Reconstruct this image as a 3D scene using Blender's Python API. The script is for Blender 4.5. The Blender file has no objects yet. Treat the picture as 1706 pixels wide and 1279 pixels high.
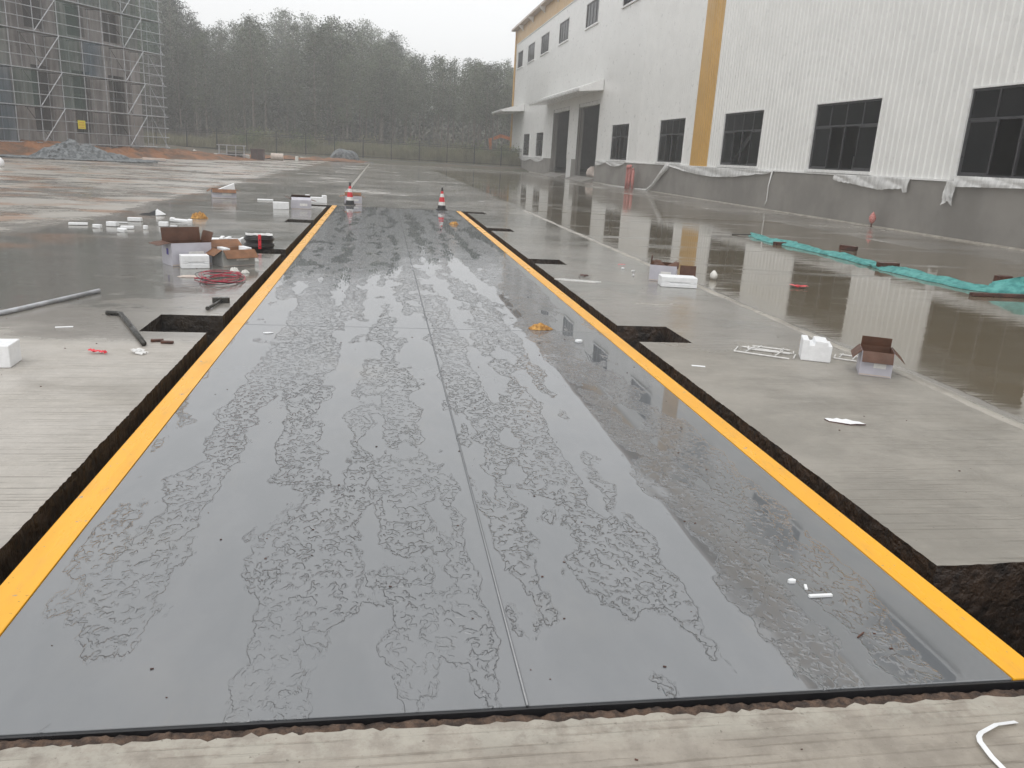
import bpy, bmesh, math, random
from mathutils import Vector, Matrix, noise
from mathutils.geometry import tessellate_polygon
random.seed(7)
R = math.radians
S = bpy.context.scene
col = S.collection
# ------------------------------------------------------------------ camera
cam = bpy.data.objects.new('camera', bpy.data.cameras.new('camera')); col.objects.link(cam); S.camera = cam
pit, yaw, rol = 0.27656834, 0.17129893, 0.05901273
fw = Vector((math.sin(yaw)*math.cos(pit), math.cos(yaw)*math.cos(pit), -math.sin(pit)))
rt = fw.cross(Vector((0, 0, 1))).normalized(); up = rt.cross(fw)
r2 = rt*math.cos(rol)+up*math.sin(rol); u2 = up*math.cos(rol)-rt*math.sin(rol)
m = Matrix((r2, u2, -fw)).transposed().to_4x4(); m.translation = Vector((-0.406, 0, 1.429))
cam.matrix_world = m
cam.data.sensor_width = 36; cam.data.lens = 1334.06/1706*36
cam.data.clip_start = .05; cam.data.clip_end = 2000
# ------------------------------------------------------------------ light
W = bpy.data.worlds.new('World'); S.world = W; W.use_nodes = True
wn = W.node_tree; wn.nodes.clear()
SUN_E, SUN_R = R(58), R(-150)
sky = wn.nodes.new('ShaderNodeTexSky'); sky.sky_type = 'NISHITA'; sky.sun_disc = False
sky.sun_elevation = SUN_E; sky.sun_rotation = SUN_R; sky.dust_density = 4; sky.air_density = 1.2
hs = wn.nodes.new('ShaderNodeHueSaturation'); hs.inputs['Saturation'].default_value = .25
mx = wn.nodes.new('ShaderNodeMixRGB'); mx.inputs[0].default_value = .8
mx.inputs[2].default_value = (9.0, 9.05, 9.1, 1)          # the even cloud layer over that sky
bg = wn.nodes.new('ShaderNodeBackground'); bg.inputs[1].default_value = .1
wo = wn.nodes.new('ShaderNodeOutputWorld')
wn.links.new(sky.outputs[0], hs.inputs['Color']); wn.links.new(hs.outputs[0], mx.inputs[1])
wn.links.new(mx.outputs[0], bg.inputs[0]); wn.links.new(bg.outputs[0], wo.inputs[0])
sun = bpy.data.objects.new('sun', bpy.data.lights.new('sun', 'SUN')); col.objects.link(sun)
sun.data.energy = .5; sun.data.angle = R(40); sun.data.color = (1, .97, .93)
sun.rotation_euler = (R(90)-SUN_E, 0, R(180)-SUN_R); sun.location = (0, 0, 60)
S.view_settings.view_transform = 'Standard'; S.view_settings.look = 'None'
S.view_settings.exposure = .53; S.view_settings.gamma = 1
S.render.engine = 'CYCLES'
S.cycles.max_bounces = 8; S.cycles.transparent_max_bounces = 12; S.cycles.volume_bounces = 1
S.cycles.volume_step_rate = 10; S.cycles.use_denoising = True; S.cycles.caustics_reflective = False; S.cycles.caustics_refractive = False
S.cycles.sample_clamp_indirect = 4

# ------------------------------------------------------------------ node helper
class NT:
    def __init__(s, name):
        s.m = bpy.data.materials.new(name); s.m.use_nodes = True; s.t = s.m.node_tree; s.t.nodes.clear()
        s.out = s.n('ShaderNodeOutputMaterial')
        s.pos = s.n('ShaderNodeNewGeometry').outputs['Position']
        s.obj = s.n('ShaderNodeTexCoord').outputs['Object']
    def n(s, ty, **k):
        x = s.t.nodes.new(ty)
        for a, b in k.items(): setattr(x, a, b)
        return x
    def put(s, sock, v):
        if isinstance(v, bpy.types.NodeSocket): s.t.links.new(v, sock)
        elif isinstance(v, (tuple, list)) and len(v) == 3 and sock.type == 'RGBA': sock.default_value = (*v, 1)
        elif sock.type == 'RGBA' and isinstance(v, (int, float)): sock.default_value = (v, v, v, 1)
        else: sock.default_value = v
    def ma(s, op, a, b=0., c=None, clamp=False):
        x = s.n('ShaderNodeMath', operation=op, use_clamp=clamp)
        s.put(x.inputs[0], a); s.put(x.inputs[1], b)
        if c is not None: s.put(x.inputs[2], c)
        return x.outputs[0]
    def add(s, a, b): return s.ma('ADD', a, b)
    def mul(s, a, b): return s.ma('MULTIPLY', a, b)
    def vscale(s, v, sc, off=(0, 0, 0)):
        x = s.n('ShaderNodeMapping'); s.put(x.inputs[0], v); x.inputs['Scale'].default_value = sc; x.inputs['Location'].default_value = off
        return x.outputs[0]
    def noise(s, v, scale=1., detail=4., rough=.55, dist=0., out=0):
        x = s.n('ShaderNodeTexNoise'); s.put(x.inputs['Vector'], v)
        x.inputs['Scale'].default_value = scale; x.inputs['Detail'].default_value = detail
        x.inputs['Roughness'].default_value = rough; x.inputs['Distortion'].default_value = dist
        return x.outputs[out]
    def step(s, v, a, b, to0=0., to1=1.):
        x = s.n('ShaderNodeMapRange', interpolation_type='SMOOTHSTEP'); s.put(x.inputs[0], v)
        x.inputs[1].default_value = a; x.inputs[2].default_value = b; x.inputs[3].default_value = to0; x.inputs[4].default_value = to1
        return x.outputs[0]
    def lin(s, v, a, b, to0=0., to1=1.):
        x = s.n('ShaderNodeMapRange'); s.put(x.inputs[0], v)
        x.inputs[1].default_value = a; x.inputs[2].default_value = b; x.inputs[3].default_value = to0; x.inputs[4].default_value = to1
        return x.outputs[0]
    def box(s, v, a, b, soft):
        return s.mul(s.step(v, a-soft, a+soft), s.step(v, b-soft, b+soft, 1., 0.))
    def mix(s, f, a, b):
        x = s.n('ShaderNodeMixRGB'); s.put(x.inputs[0], f); s.put(x.inputs[1], a); s.put(x.inputs[2], b); return x.outputs[0]
    def xyz(s, v):
        x = s.n('ShaderNodeSeparateXYZ'); s.put(x.inputs[0], v); return x.outputs
    def bump(s, h, strength=.5, dist=.01, normal=None):
        x = s.n('ShaderNodeBump'); s.put(x.inputs['Height'], h); s.put(x.inputs['Strength'], strength); x.inputs['Distance'].default_value = dist
        if normal is not None: s.put(x.inputs['Normal'], normal)
        return x.outputs[0]
    def bsdf(s, **k):
        x = s.n('ShaderNodeBsdfPrincipled')
        for a, b in k.items(): s.put(x.inputs[a.replace('_', ' ')], b)
        return x
    def done(s, sh): s.t.links.new(sh, s.out.inputs[0]); return s.m

def pm(name, c, rough=.6, var=.15, scale=3., bump=0., bscale=30., metal=0., c2=None, bdist=.004, spec=.5):
    t = NT(name); v = t.obj
    f = t.noise(v, scale, 5., .6)
    d = c2 or tuple(x*(1-var*2) for x in c)
    base = t.mix(t.step(f, .35, .65), c, d)
    k = dict(Base_Color=base, Roughness=t.lin(t.noise(v, scale*2.3, 3.), .3, .7, max(.02, rough-.1), min(1, rough+.1)), Metallic=metal)
    if bump: k['Normal'] = t.bump(t.noise(v, bscale, 4.), bump, bdist)
    b = t.bsdf(**k); b.inputs['Specular IOR Level'].default_value = spec
    return t.done(b.outputs[0])
M = {}
M['white'] = pm('white_paint', (.80, .80, .78), .35, .03, 1.2)
M['yellow_clad'] = pm('ochre_cladding_paint', (.56, .33, .085), .4, .05, 1.)
M['trim'] = pm('white_trim', (.80, .80, .79), .3, .03)
M['plinth'] = pm('grey_render', (.26, .245, .225), .75, .12, .5, .3, 60)
M['kerb'] = pm('pale_concrete', (.36, .335, .29), .35, .25, 3, .5, 40, c2=(.22, .20, .17))
M['frame'] = pm('dark_window_frame', (.045, .045, .05), .35, .1)
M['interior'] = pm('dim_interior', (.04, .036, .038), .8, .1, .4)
M['steel'] = pm('galvanised_tube', (.56, .57, .60), .4, .15, 6, metal=.4)
M['steel_dark'] = pm('dark_steel', (.07, .068, .062), .32, .2, 12, .2, 80, metal=.5)
M['black'] = pm('black_paint', (.012, .012, .014), .35, .1)
M['rubber'] = pm('black_rubber', (.02, .02, .022), .5, .1)
M['red'] = pm('red_plastic', (.62, .02, .03), .35, .1)
M['coneW'] = pm('white_reflective_band', (.75, .74, .72), .3, .06, 20)
M['foam'] = pm('white_foam', (.82, .83, .84), .6, .04, 20, .35, 120)
M['foam_dirty'] = pm('soiled_foam', (.72, .71, .67), .6, .12, 12, .35, 100)
M['card_out'] = pm('pale_carton_outside', (.50, .49, .54), .45, .06, 6)
M['card_grey'] = pm('grey_carton_outside', (.40, .40, .385), .45, .1, 6)
M['card_in'] = pm('wet_brown_card', (.115, .05, .028), .6, .15, 8, .2, 60)
M['card_tan'] = pm('tan_card', (.24, .11, .05), .6, .15, 8, .2, 60)
M['print'] = pm('purple_print', (.07, .05, .30), .5, .05)
M['redwire'] = pm('red_cable', (.52, .02, .06), .3, .25, 20)
M['redfilm'] = pm('red_tape_film', (.75, .03, .05), .3, .1)
M['blackwire'] = pm('black_cable', (.02, .018, .018), .35, .1)
M['brown_bits'] = pm('brown_scrap', (.10, .035, .02), .5, .3, 20, .3)
M['brick_red'] = pm('wet_red_timber', (.10, .035, .022), .35, .3, 10, .4, 40)
M['cloth_tan'] = pm('yellow_glove_cloth', (.62, .34, .09), .7, .3, 25, .6, 90, c2=(.28, .13, .03))
M['pink'] = pm('pink_wrap', (.60, .30, .28), .4, .3, 25, .5, 60, c2=(.42, .10, .08))
M['dirt'] = pm('orange_dirt', (.30, .13, .055), .85, .2, .9, .9, 6, c2=(.13, .075, .045), bdist=.1)
M['netheap'] = pm('grey_netting', (.085, .095, .10), .8, .3, 5, 1., 22, c2=(.025, .03, .034), bdist=.06)
M['netstrand'] = pm('grey_netting_strand', (.24, .255, .265), .8, .3, 5, c2=(.09, .10, .105))
def concmat():
    t = NT('formed_concrete'); a = t.noise(t.vscale(t.obj, (1.6, 1.6, .16)), 1., 5., .6); b_ = t.noise(t.obj, .5, 4.)
    c = t.mix(t.step(a, .38, .62), (.46, .43, .415), (.22, .20, .195)); c = t.mix(t.mul(t.step(b_, .5, .65), .4), c, (.15, .14, .14))
    return t.done(t.bsdf(Base_Color=c, Roughness=.85, Normal=t.bump(t.noise(t.obj, 9., 4.), .4, .02)).outputs[0])
M['concrete'] = concmat()
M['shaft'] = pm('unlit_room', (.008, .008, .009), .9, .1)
M['fence'] = pm('black_fence_paint', (.022, .024, .024), .4, .1)
M['orange'] = pm('orange_machine_paint', (.62, .17, .03), .4, .15, 4)
M['signy'] = pm('yellow_sign', (.78, .66, .02), .4, .03)
M['signr'] = pm('red_print', (.6, .06, .03), .4, .03)
M['reddish'] = pm('red_cloth', (.5, .06, .06), .7, .1)
M['bark'] = pm('eucalyptus_bark', (.21, .185, .16), .8, .25, 3, c2=(.10, .085, .07))
M['pitearth'] = pm('wet_pit_earth', (.030, .021, .014), .55, .3, 6, 1., 14, c2=(.012, .009, .007), bdist=.03)
M['slabside'] = pm('broken_slab_side', (.048, .029, .018), .55, .3, 9, 1., 22, c2=(.014, .010, .008), bdist=.03)
M['mortar'] = pm('crumbled_mortar', (.12, .075, .05), .75, .3, 30, 1., 70, c2=(.035, .022, .016), bdist=.012)
M['pinkbin'] = pm('rust_brown_sheet', (.10, .055, .05), .6, .2, 3)
M['cream'] = pm('cream_sheet', (.62, .53, .47), .6, .1, 3)
M['plank'] = pm('grey_timber_board', (.25, .23, .20), .7, .2, 4)

def leafmat(name, a, b, hue=0.):
    t = NT(name)
    oi = t.n('ShaderNodeObjectInfo').outputs['Random']
    f = t.noise(t.obj, .8, 3.)
    c = t.mix(t.step(t.add(f, t.mul(t.add(oi, -.5), .3)), .35, .68), a, b)
    d = t.bsdf(Base_Color=c, Roughness=.55)
    tr = t.n('ShaderNodeBsdfTranslucent'); t.put(tr.inputs[0], c)
    ms = t.n('ShaderNodeMixShader'); ms.inputs[0].default_value = .22
    t.t.links.new(d.outputs[0], ms.inputs[1]); t.t.links.new(tr.outputs[0], ms.inputs[2])
    return t.done(ms.outputs[0])
M['leaf'] = leafmat('eucalyptus_leaves', (.05, .062, .042), (.15, .175, .11))
M['leaf2'] = leafmat('dark_leaves', (.034, .042, .028), (.085, .10, .062))
M['shrub'] = leafmat('shrub_leaves', (.14, .18, .07), (.24, .25, .12))
M['grass'] = leafmat('grass_blades', (.17, .17, .09), (.32, .29, .18))

def film(name, c, a, rough=.35, scale=8., amax=None):
    t = NT(name)
    f = t.noise(t.vscale(t.obj, (1, 1, .35)), scale, 4.)
    b = t.bsdf(Base_Color=t.mix(f, c, tuple(min(1, x*1.2) for x in c)), Roughness=rough, Alpha=t.lin(f, .3, .7, a, amax or min(1, a+.25)),
               Normal=t.bump(t.noise(t.obj, scale*2, 3.), .4, .02))
    return t.done(b.outputs[0])
M['film'] = film('clear_plastic_film', (.72, .72, .71), .55)
M['teal'] = pm('teal_netting', (.12, .42, .39), .6, .2, 9, 1., 160, c2=(.05, .25, .24), bdist=.012)

def glassmat():
    t = NT('window_glass')
    oi = t.n('ShaderNodeObjectInfo').outputs['Random']
    g = t.bsdf(Base_Color=t.mix(oi, (.004, .005, .006), (.022, .024, .027)), Roughness=.06, Metallic=0.)
    tr = t.n('ShaderNodeBsdfTransparent'); tr.inputs[0].default_value = (.42, .44, .44, 1)
    ms = t.n('ShaderNodeMixShader'); ms.inputs[0].default_value = .55
    t.t.links.new(tr.outputs[0], ms.inputs[1]); t.t.links.new(g.outputs[0], ms.inputs[2])
    return t.done(ms.outputs[0])
M['glass'] = glassmat()

def netmat(name, c, a0, a1):
    t = NT(name)
    st = t.noise(t.vscale(t.obj, (3.5, 3.5, .25)), 1., 4., .65)
    cl = t.noise(t.vscale(t.obj, (.5, .5, .3), (3, 1, 7)), 1., 3.)
    b = t.bsdf(Base_Color=t.mix(t.step(st, .35, .65), c, tuple(x*.6 for x in c)), Roughness=.8,
               Alpha=t.lin(t.add(t.mul(st, .5), t.mul(cl, .5)), .36, .62, a0, a1))
    return t.done(b.outputs[0])
M['net_grey'] = netmat('grey_debris_net', (.34, .33, .33), .0, .26)
M['net_green'] = netmat('green_debris_net', (.10, .17, .145), .2, .62)
M['net_blue'] = netmat('blue_debris_net', (.07, .135, .185), .15, .7)

# wet concrete of yard and apron
def wet_concrete(name, tone=(.385, .358, .318)):
    t = NT(name); p = t.pos; X, Y, _ = t.xyz(p)
    n1 = t.noise(t.vscale(p, (.30, .30, 1)), 1., 6., .6)
    n2 = t.noise(t.vscale(p, (1.1, 1.9, 1), (7, 3, 0)), 1., 5., .6, .4)
    n3 = t.noise(t.vscale(p, (5, 5, 5)), 1., 6., .7)
    # where water stands (low spots of the slabs)
    bias = t.mul(t.mul(t.box(X, 3.72, 11.2, .12), t.box(Y, -6, 70, 3)), t.step(Y, 14, 30, .27, .13))
    bias = t.add(bias, t.mul(t.mul(t.box(X, -5.3, -1.7, .3), t.box(Y, 7.2, 30, 1.2)), .09))
    bias = t.add(bias, t.mul(t.mul(t.box(X, -1.8, 4, .3), t.box(Y, 20, 70, 1.5)), .02))
    bias = t.add(bias, t.mul(t.mul(t.box(X, 1.7, 3.5, .15), t.box(Y, 8.3, 20, 1.)), .08))
    bias = t.add(bias, t.mul(t.box(Y, -20, 1.9, .1), -.5))
    bias = t.add(bias, t.mul(t.mul(t.box(X, -4, 3.5, .3), t.box(Y, -20, 5.9, .8)), -.22))
    bias = t.add(bias, t.mul(t.box(X, -60, -5.3, .35), -.09))
    lev = t.add(t.add(t.mul(n1, .62), t.mul(n2, .38)), bias)
    pud = t.step(lev, .535, .58)
    brk2 = t.noise(t.vscale(p, (.30, 1.5, 1), (21, 4, 0)), 1., 5., .62)
    pud = t.mul(pud, t.ma('SUBTRACT', 1., t.mul(t.step(brk2, .56, .62), t.step(Y, 7, 15))))
    damp = t.step(lev, .33, .50)
    brm = t.noise(t.vscale(p, (1.3, 62, 1)), 1., 3.5, .6)
    brk = t.mul(t.step(t.noise(t.vscale(p, (.8, 1.3, 1), (2, 9, 0)), 1., 4.), .30, .55), t.step(Y, 7, 14, 1., .0))
    ph = t.add(t.mul(Y, 215.), t.add(t.mul(t.noise(t.vscale(p, (.5, 1.2, 1)), 1., 1.), 16.), t.mul(t.noise(t.vscale(p, (2, 5, 1)), 1., 2.), 3.)))
    ln = t.mul(t.step(t.ma('SINE', ph), .35, .95), t.step(t.noise(t.vscale(p, (1.6, 26, 1), (3, 1, 0)), 1., 4., .6), .48, .58))
    dry = t.mix(t.step(n2, .32, .7), tone, tuple(x*.78 for x in tone))
    dry = t.mix(t.mul(t.step(n3, .45, .75), .5), dry, tuple(x*1.22 for x in tone))
    dry = t.mix(t.mul(t.mul(t.step(brm, .47, .36), brk), .28), dry, (.17, .15, .12))
    dry = t.mix(t.mul(t.step(t.noise(p, 16., 6., .7), .46, .66), .35), dry, tuple(x*1.35 for x in tone))
    dry = t.mix(t.mul(t.mul(ln, brk), .75), dry, (.135, .12, .10))
    dry = t.mix(t.mul(t.mul(t.step(X, -1.3, -2.2), t.step(n2, .3, .6)), .55), dry, (.52, .49, .45))
    fr = t.step(Y, 1.95, 1.8); n4 = t.noise(p, 7., 7., .68)
    dry = t.mix(t.mul(fr, .62), dry, t.mix(t.step(n4, .38, .62), (.185, .155, .12), (.31, .27, .218)))
    pale = t.mul(t.mul(fr, t.step(Y, 1.60, 1.70)), t.step(t.noise(p, 11., 6., .7), .40, .58))
    dry = t.mix(t.mul(pale, .5), dry, (.44, .42, .36))
    dry = t.mix(t.mul(t.step(t.noise(p, 90., 3., .6), .60, .72), .35), dry, (.14, .12, .095))
    dry = t.mix(t.mul(t.mul(t.step(X, 1.4, 1.7), t.step(Y, 1.6, 1.95)), .68), dry, t.mix(t.step(t.noise(t.vscale(p, (1, 1.4, 1), (2, 2, 0)), 1.1, 6., .65), .38, .62), (.16, .148, .125), (.265, .245, .212)))
    wetc = t.mix(t.step(n1, .4, .6), (.235, .222, .20), (.18, .168, .148))
    c = t.mix(t.mul(damp, .75), dry, wetc)
    stk = t.noise(t.vscale(p, (.35, 1.1, 1), (4, 8, 0)), 1., 5., .6)
    c = t.mix(t.mul(t.mul(t.step(stk, .50, .60), t.step(Y, 12, 22)), .55), c, (.40, .375, .34))
    c = t.mix(t.mul(t.mul(t.step(stk, .46, .36), t.step(Y, 9, 22)), .45), c, (.13, .125, .11))
    rightw = t.step(X, 3.0, 4.2)
    c = t.mix(pud, c, t.mix(rightw, t.mix(n2, (.19, .182, .165), (.145, .14, .122)), t.mix(n2, (.145, .112, .068), (.17, .148, .11))))
    mud = t.mul(t.step(t.noise(t.vscale(p, (.5, .8, 1), (31, 17, 0)), 1., 5.), .51, .63), t.step(X, -4.0, -5.4))
    c = t.mix(t.mul(mud, .8), c, (.33, .20, .13))
    spk = t.step(t.noise(p, 55., 2., .5), .70, .74)
    c = t.mix(t.mul(spk, .5), c, (.07, .055, .04))
    bl = t.step(t.noise(t.vscale(p, (1, 1.6, 1), (12, 5, 0)), .45, 6., .65), .54, .68)
    c = t.mix(t.mul(bl, .38), c, (.17, .15, .12))
    rg = t.mix(damp, t.lin(n3, .3, .7, .30, .50), t.lin(n2, .3, .7, .07, .22))
    rg = t.mix(pud, rg, t.mix(rightw, t.lin(n2, .3, .7, .05, .20), t.lin(n2, .35, .65, .02, .08)))
    h = t.mul(t.add(t.add(t.mul(t.mul(brm, .35), brk), t.mul(t.mul(ln, brk), -.8)), t.mul(t.noise(p, 38., 5., .65), .55)), t.ma('SUBTRACT', 1., pud))
    nb = t.bump(h, t.step(Y, 6, 30, .35, .10), .006)
    rip = t.noise(t.vscale(p, (1.2, 4.5, 1)), 1., 3.)
    nb = t.bump(rip, t.mul(pud, t.mix(rightw, .28, .10)), .012, nb)
    b = t.bsdf(Base_Color=c, Roughness=rg, Normal=nb); t.put(b.inputs['IOR'], t.lin(pud, 0., 1., 1.5, 1.85))
    return t.done(b.outputs[0])
M['apron'] = wet_concrete('wet_broomed_concrete')
M['yard'] = M['apron']

# painted steel deck under a thin film of rain water
def deckmat():
    t = NT('wet_grey_deck_paint'); p = t.pos; X, Y, _ = t.xyz(p)
    wv = t.n('ShaderNodeVectorMath', operation='ADD')
    t.put(wv.inputs[0], p)
    sc = t.n('ShaderNodeVectorMath', operation='SCALE'); t.put(sc.inputs[0], t.noise(p, 4., 3., .6, out=1)); sc.inputs['Scale'].default_value = .11
    t.put(wv.inputs[1], sc.outputs[0]); q = wv.outputs[0]
    stripe = t.noise(t.vscale(q, (4.2, .20, 1), (1.3, .4, 0)), 1., 1.5, .5)
    blot = t.noise(t.vscale(q, (4.2, 1.7, 1), (5, 2, 0)), 1., 6., .6)
    lev = t.add(t.mul(stripe, .54), t.mul(blot, .46))
    edge = t.mul(t.step(t.ma('ABSOLUTE', X), 1.28, 1.46), -.07)
    nearedge = t.mul(t.step(Y, 2.35, 1.9), -.08)
    lev = t.add(lev, t.add(edge, nearedge))
    lev = t.add(lev, t.mul(t.step(X, .75, 1.2), .03))
    bead = t.step(lev, .489, .494)                       # 1 where the water has broken into beads
    cell = t.n('ShaderNodeTexVoronoi', feature='SMOOTH_F1'); t.put(cell.inputs['Vector'], t.vscale(q, (1, .72, 1))); cell.inputs['Scale'].default_value = 34
    cell.inputs['Smoothness'].default_value = .35
    wrm = t.noise(t.vscale(q, (1, .75, 1)), 38., 2.2, .5, .7)
    drops = t.step(t.add(t.mul(wrm, .8), t.mul(cell.outputs[0], .4)), .46, .60)
    rim = t.box(lev, .485, .494, .0025)
    soft = t.step(t.noise(t.vscale(p, (1.4, .7, 1), (8, 2, 0)), 1., 3.), .36, .60, .35, 1.)
    h = t.add(t.mul(bead, t.mul(t.mul(drops, soft), -1.)), t.mul(rim, .16))
    fade = t.step(Y, 3., 16., 1., .3)
    nb = t.bump(h, t.mul(fade, .9), .0062)
    nb = t.bump(t.noise(t.vscale(p, (1, .6, 1)), 2., 2.), .05, .01, nb)
    base = t.mix(t.step(blot, .3, .7), (.128, .136, .144), (.152, .159, .167))
    base = t.mix(t.mul(bead, .10), base, (.10, .105, .11))
    dust = t.mul(t.step(t.noise(p, 1.3, 5.), .5, .75), .25)
    base = t.mix(dust, base, (.19, .185, .17))
    sm = t.step(t.noise(t.vscale(p, (1.6, .5, 1), (9, 9, 9)), 1., 6., .7), .55, .72); base = t.mix(t.mul(sm, .3), base, (.20, .185, .16))
    rg = t.mix(bead, .014, t.lin(wrm, .3, .7, .05, .13))
    b = t.bsdf(Base_Color=base, Roughness=rg, Normal=nb); b.inputs['IOR'].default_value = 2.0
    return t.done(b.outputs[0])
M['deck'] = deckmat()
def yelmat():
    t = NT('yellow_line_paint'); p = t.pos
    n = t.noise(t.vscale(p, (6, 1.2, 1)), 1., 5.); g = t.noise(p, 60., 2.)
    c = t.mix(t.step(n, .35, .7), (.88, .42, .010), (.80, .38, .02))
    c = t.mix(t.mul(t.step(g, .70, .75), .6), c, (.2, .12, .03))
    d_ = t.noise(t.vscale(p, (9, 2.2, 1), (4, 4, 0)), 1., 6., .65)
    c = t.mix(t.mul(t.step(d_, .52, .70), .38), c, (.42, .24, .07))
    ch = t.noise(p, 22., 3.); c = t.mix(t.mul(t.step(ch, .69, .71), .8), c, (.30, .28, .25))
    b = t.bsdf(Base_Color=c, Roughness=t.lin(n, .3, .7, .22, .4), Normal=t.bump(t.noise(p, 40., 3.), .12, .003))
    return t.done(b.outputs[0])
M['yellow'] = yelmat()
def terr():
    t = NT('rough_ground'); p = t.pos
    a = t.noise(p, .25, 6.); b_ = t.noise(p, 1.7, 5.)
    c = t.mix(t.step(a, .4, .6), (.085, .07, .05), (.06, .065, .038)); c = t.mix(t.step(b_, .5, .7), c, (.12, .085, .058))
    b = t.bsdf(Base_Color=c, Roughness=.9, Normal=t.bump(b_, .6, .1)); return t.done(b.outputs[0])
M['terrain'] = terr()

# ------------------------------------------------------------------ mesh helper
class MB:
    def __init__(s): s.v = []; s.f = []; s.mi = []
    def face(s, idx, k=0): s.f.append(idx); s.mi.append(k)
    def box(s, x0, y0, z0, x1, y1, z1, mt=None, ks=(0,)*6):
        b = len(s.v)
        P = [(x, y, z) for z in (z0, z1) for y in (y0, y1) for x in (x0, x1)]
        if mt is not None: P = [tuple(mt @ Vector(q)) for q in P]
        s.v += P
        for k, q in zip(ks, ((0, 2, 3, 1), (4, 5, 7, 6), (0, 1, 5, 4), (2, 6, 7, 3), (0, 4, 6, 2), (1, 3, 7, 5))):
            s.face([b+i for i in q], k)      # bottom, top, -y, +y, -x, +x
        return s
    def tube(s, pts, r, n=6, caps=True, k=0, closed=False):
        pts = [Vector(p) for p in pts]; b = len(s.v); N = len(pts)
        rr = r if isinstance(r, (list, tuple)) else [r]*N
        a0 = None
        for i, p in enumerate(pts):
            if closed: d = pts[(i+1) % N]-pts[i-1]
            else: d = (pts[min(i+1, N-1)]-pts[max(i-1, 0)])
            d = d.normalized() if d.length > 1e-9 else Vector((0, 0, 1))
            a = Vector((0, 0, 1)) if abs(d.z) < .9 else Vector((1, 0, 0))
            if a0 is not None: a = a0
            u = (a-d*a.dot(d)).normalized(); a0 = u; w = d.cross(u)
            for j in range(n):
                q = 2*math.pi*j/n; s.v.append(tuple(p+(u*math.cos(q)+w*math.sin(q))*rr[i]))
        for i in range(N if closed else N-1):
            i2 = (i+1) % N
            for j in range(n):
                s.face([b+i*n+j, b+i*n+(j+1) % n, b+i2*n+(j+1) % n, b+i2*n+j], k)
        if caps and not closed:
            s.face([b+j for j in range(n)][::-1], k); s.face([b+(N-1)*n+j for j in range(n)], k)
        return s
    def lathe(s, prof, n=20, c=(0, 0, 0), k=0):
        b = len(s.v); L = len(prof)
        for r, z in prof:
            for j in range(n):
                q = 2*math.pi*j/n; s.v.append((c[0]+r*math.cos(q), c[1]+r*math.sin(q), c[2]+z))
        for i in range(L-1):
            for j in range(n): s.face([b+i*n+j, b+i*n+(j+1) % n, b+(i+1)*n+(j+1) % n, b+(i+1)*n+j], k)
        s.face([b+j for j in range(n)][::-1], k); s.face([b+(L-1)*n+j for j in range(n)], k)
        return s
    def prism(s, poly, z0, z1, mt=None, ktop=0, kside=0):
        """poly: ccw list of (x, y)"""
        b = len(s.v); n = len(poly)
        P = [(x, y, z0) for x, y in poly]+[(x, y, z1) for x, y in poly]
        if mt is not None: P = [tuple(mt @ Vector(q)) for q in P]
        s.v += P
        for tri in tessellate_polygon([[Vector((x, y, 0)) for x, y in poly]]):
            a, c, d = tri
            cr = (poly[c][0]-poly[a][0])*(poly[d][1]-poly[a][1])-(poly[c][1]-poly[a][1])*(poly[d][0]-poly[a][0])
            if cr < 0: c, d = d, c
            s.face([b+n+a, b+n+c, b+n+d], ktop); s.face([b+a, b+d, b+c], kside)
        for i in range(n):
            j = (i+1) % n; s.face([b+i, b+j, b+n+j, b+n+i], kside)
        return s
    def grid(s, nu, nv, fn, k=0):
        b = len(s.v)
        for i in range(nu+1):
            for j in range(nv+1): s.v.append(tuple(fn(i/nu, j/nv)))
        for i in range(nu):
            for j in range(nv): q = b+i*(nv+1)+j; s.face([q, q+nv+1, q+nv+2, q+1], k)
        return s
    def build(s, name, mat, parent=None, smooth=False, bevel=0, kind=None, label=None):
        me = bpy.data.meshes.new(name); me.from_pydata(s.v, [], s.f)
        ms = mat if isinstance(mat, (list, tuple)) else [mat]
        for q in ms: me.materials.append(q)
        me.polygons.foreach_set('material_index', s.mi)
        if smooth: me.polygons.foreach_set('use_smooth', [True]*len(me.polygons))
        me.update()
        o = bpy.data.objects.new(name, me); col.objects.link(o)
        if parent is not None: o.parent = parent
        if bevel:
            b = o.modifiers.new('bevel', 'BEVEL'); b.width = bevel; b.segments = 2; b.limit_method = 'ANGLE'
        if kind: o['kind'] = kind
        if label: o['label'] = label
        return o
def tag(o, label, cat, group=None):
    o['label'] = label; o['category'] = cat
    if group: o['group'] = group
    return o
def thing(name, label, cat, loc=(0, 0, 0), rz=0, group=None):
    o = bpy.data.objects.new(name, None); col.objects.link(o); o.location = loc; o.rotation_euler = (0, 0, rz); o.empty_display_size = .2
    return tag(o, label, cat, group)
def dup(root, loc=None, rz=None, scale=None, label=None, group=None):
    r = root.copy(); col.objects.link(r)
    if loc is not None: r.location = loc
    if rz is not None: r.rotation_euler = (0, 0, rz)
    if scale is not None: r.scale = scale
    if label: r['label'] = label
    if group: r['group'] = group
    for ch in list(root.children):
        c = ch.copy(); col.objects.link(c); c.parent = r
        for g in list(ch.children):
            d = g.copy(); col.objects.link(d); d.parent = c
    return r
def nz(x, y, z=0., s=1.): return noise.noise(Vector((x*s, y*s, z*s)))
def fb(x, y, z=0., s=1., o=4): return noise.fractal(Vector((x*s, y*s, z*s)), 1.0, 2.0, o)
def T(x, y, z, rz=0, rx=0, ry=0):
    return Matrix.Translation((x, y, z)) @ Matrix.Rotation(rz, 4, 'Z') @ Matrix.Rotation(ry, 4, 'Y') @ Matrix.Rotation(rx, 4, 'X')

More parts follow.
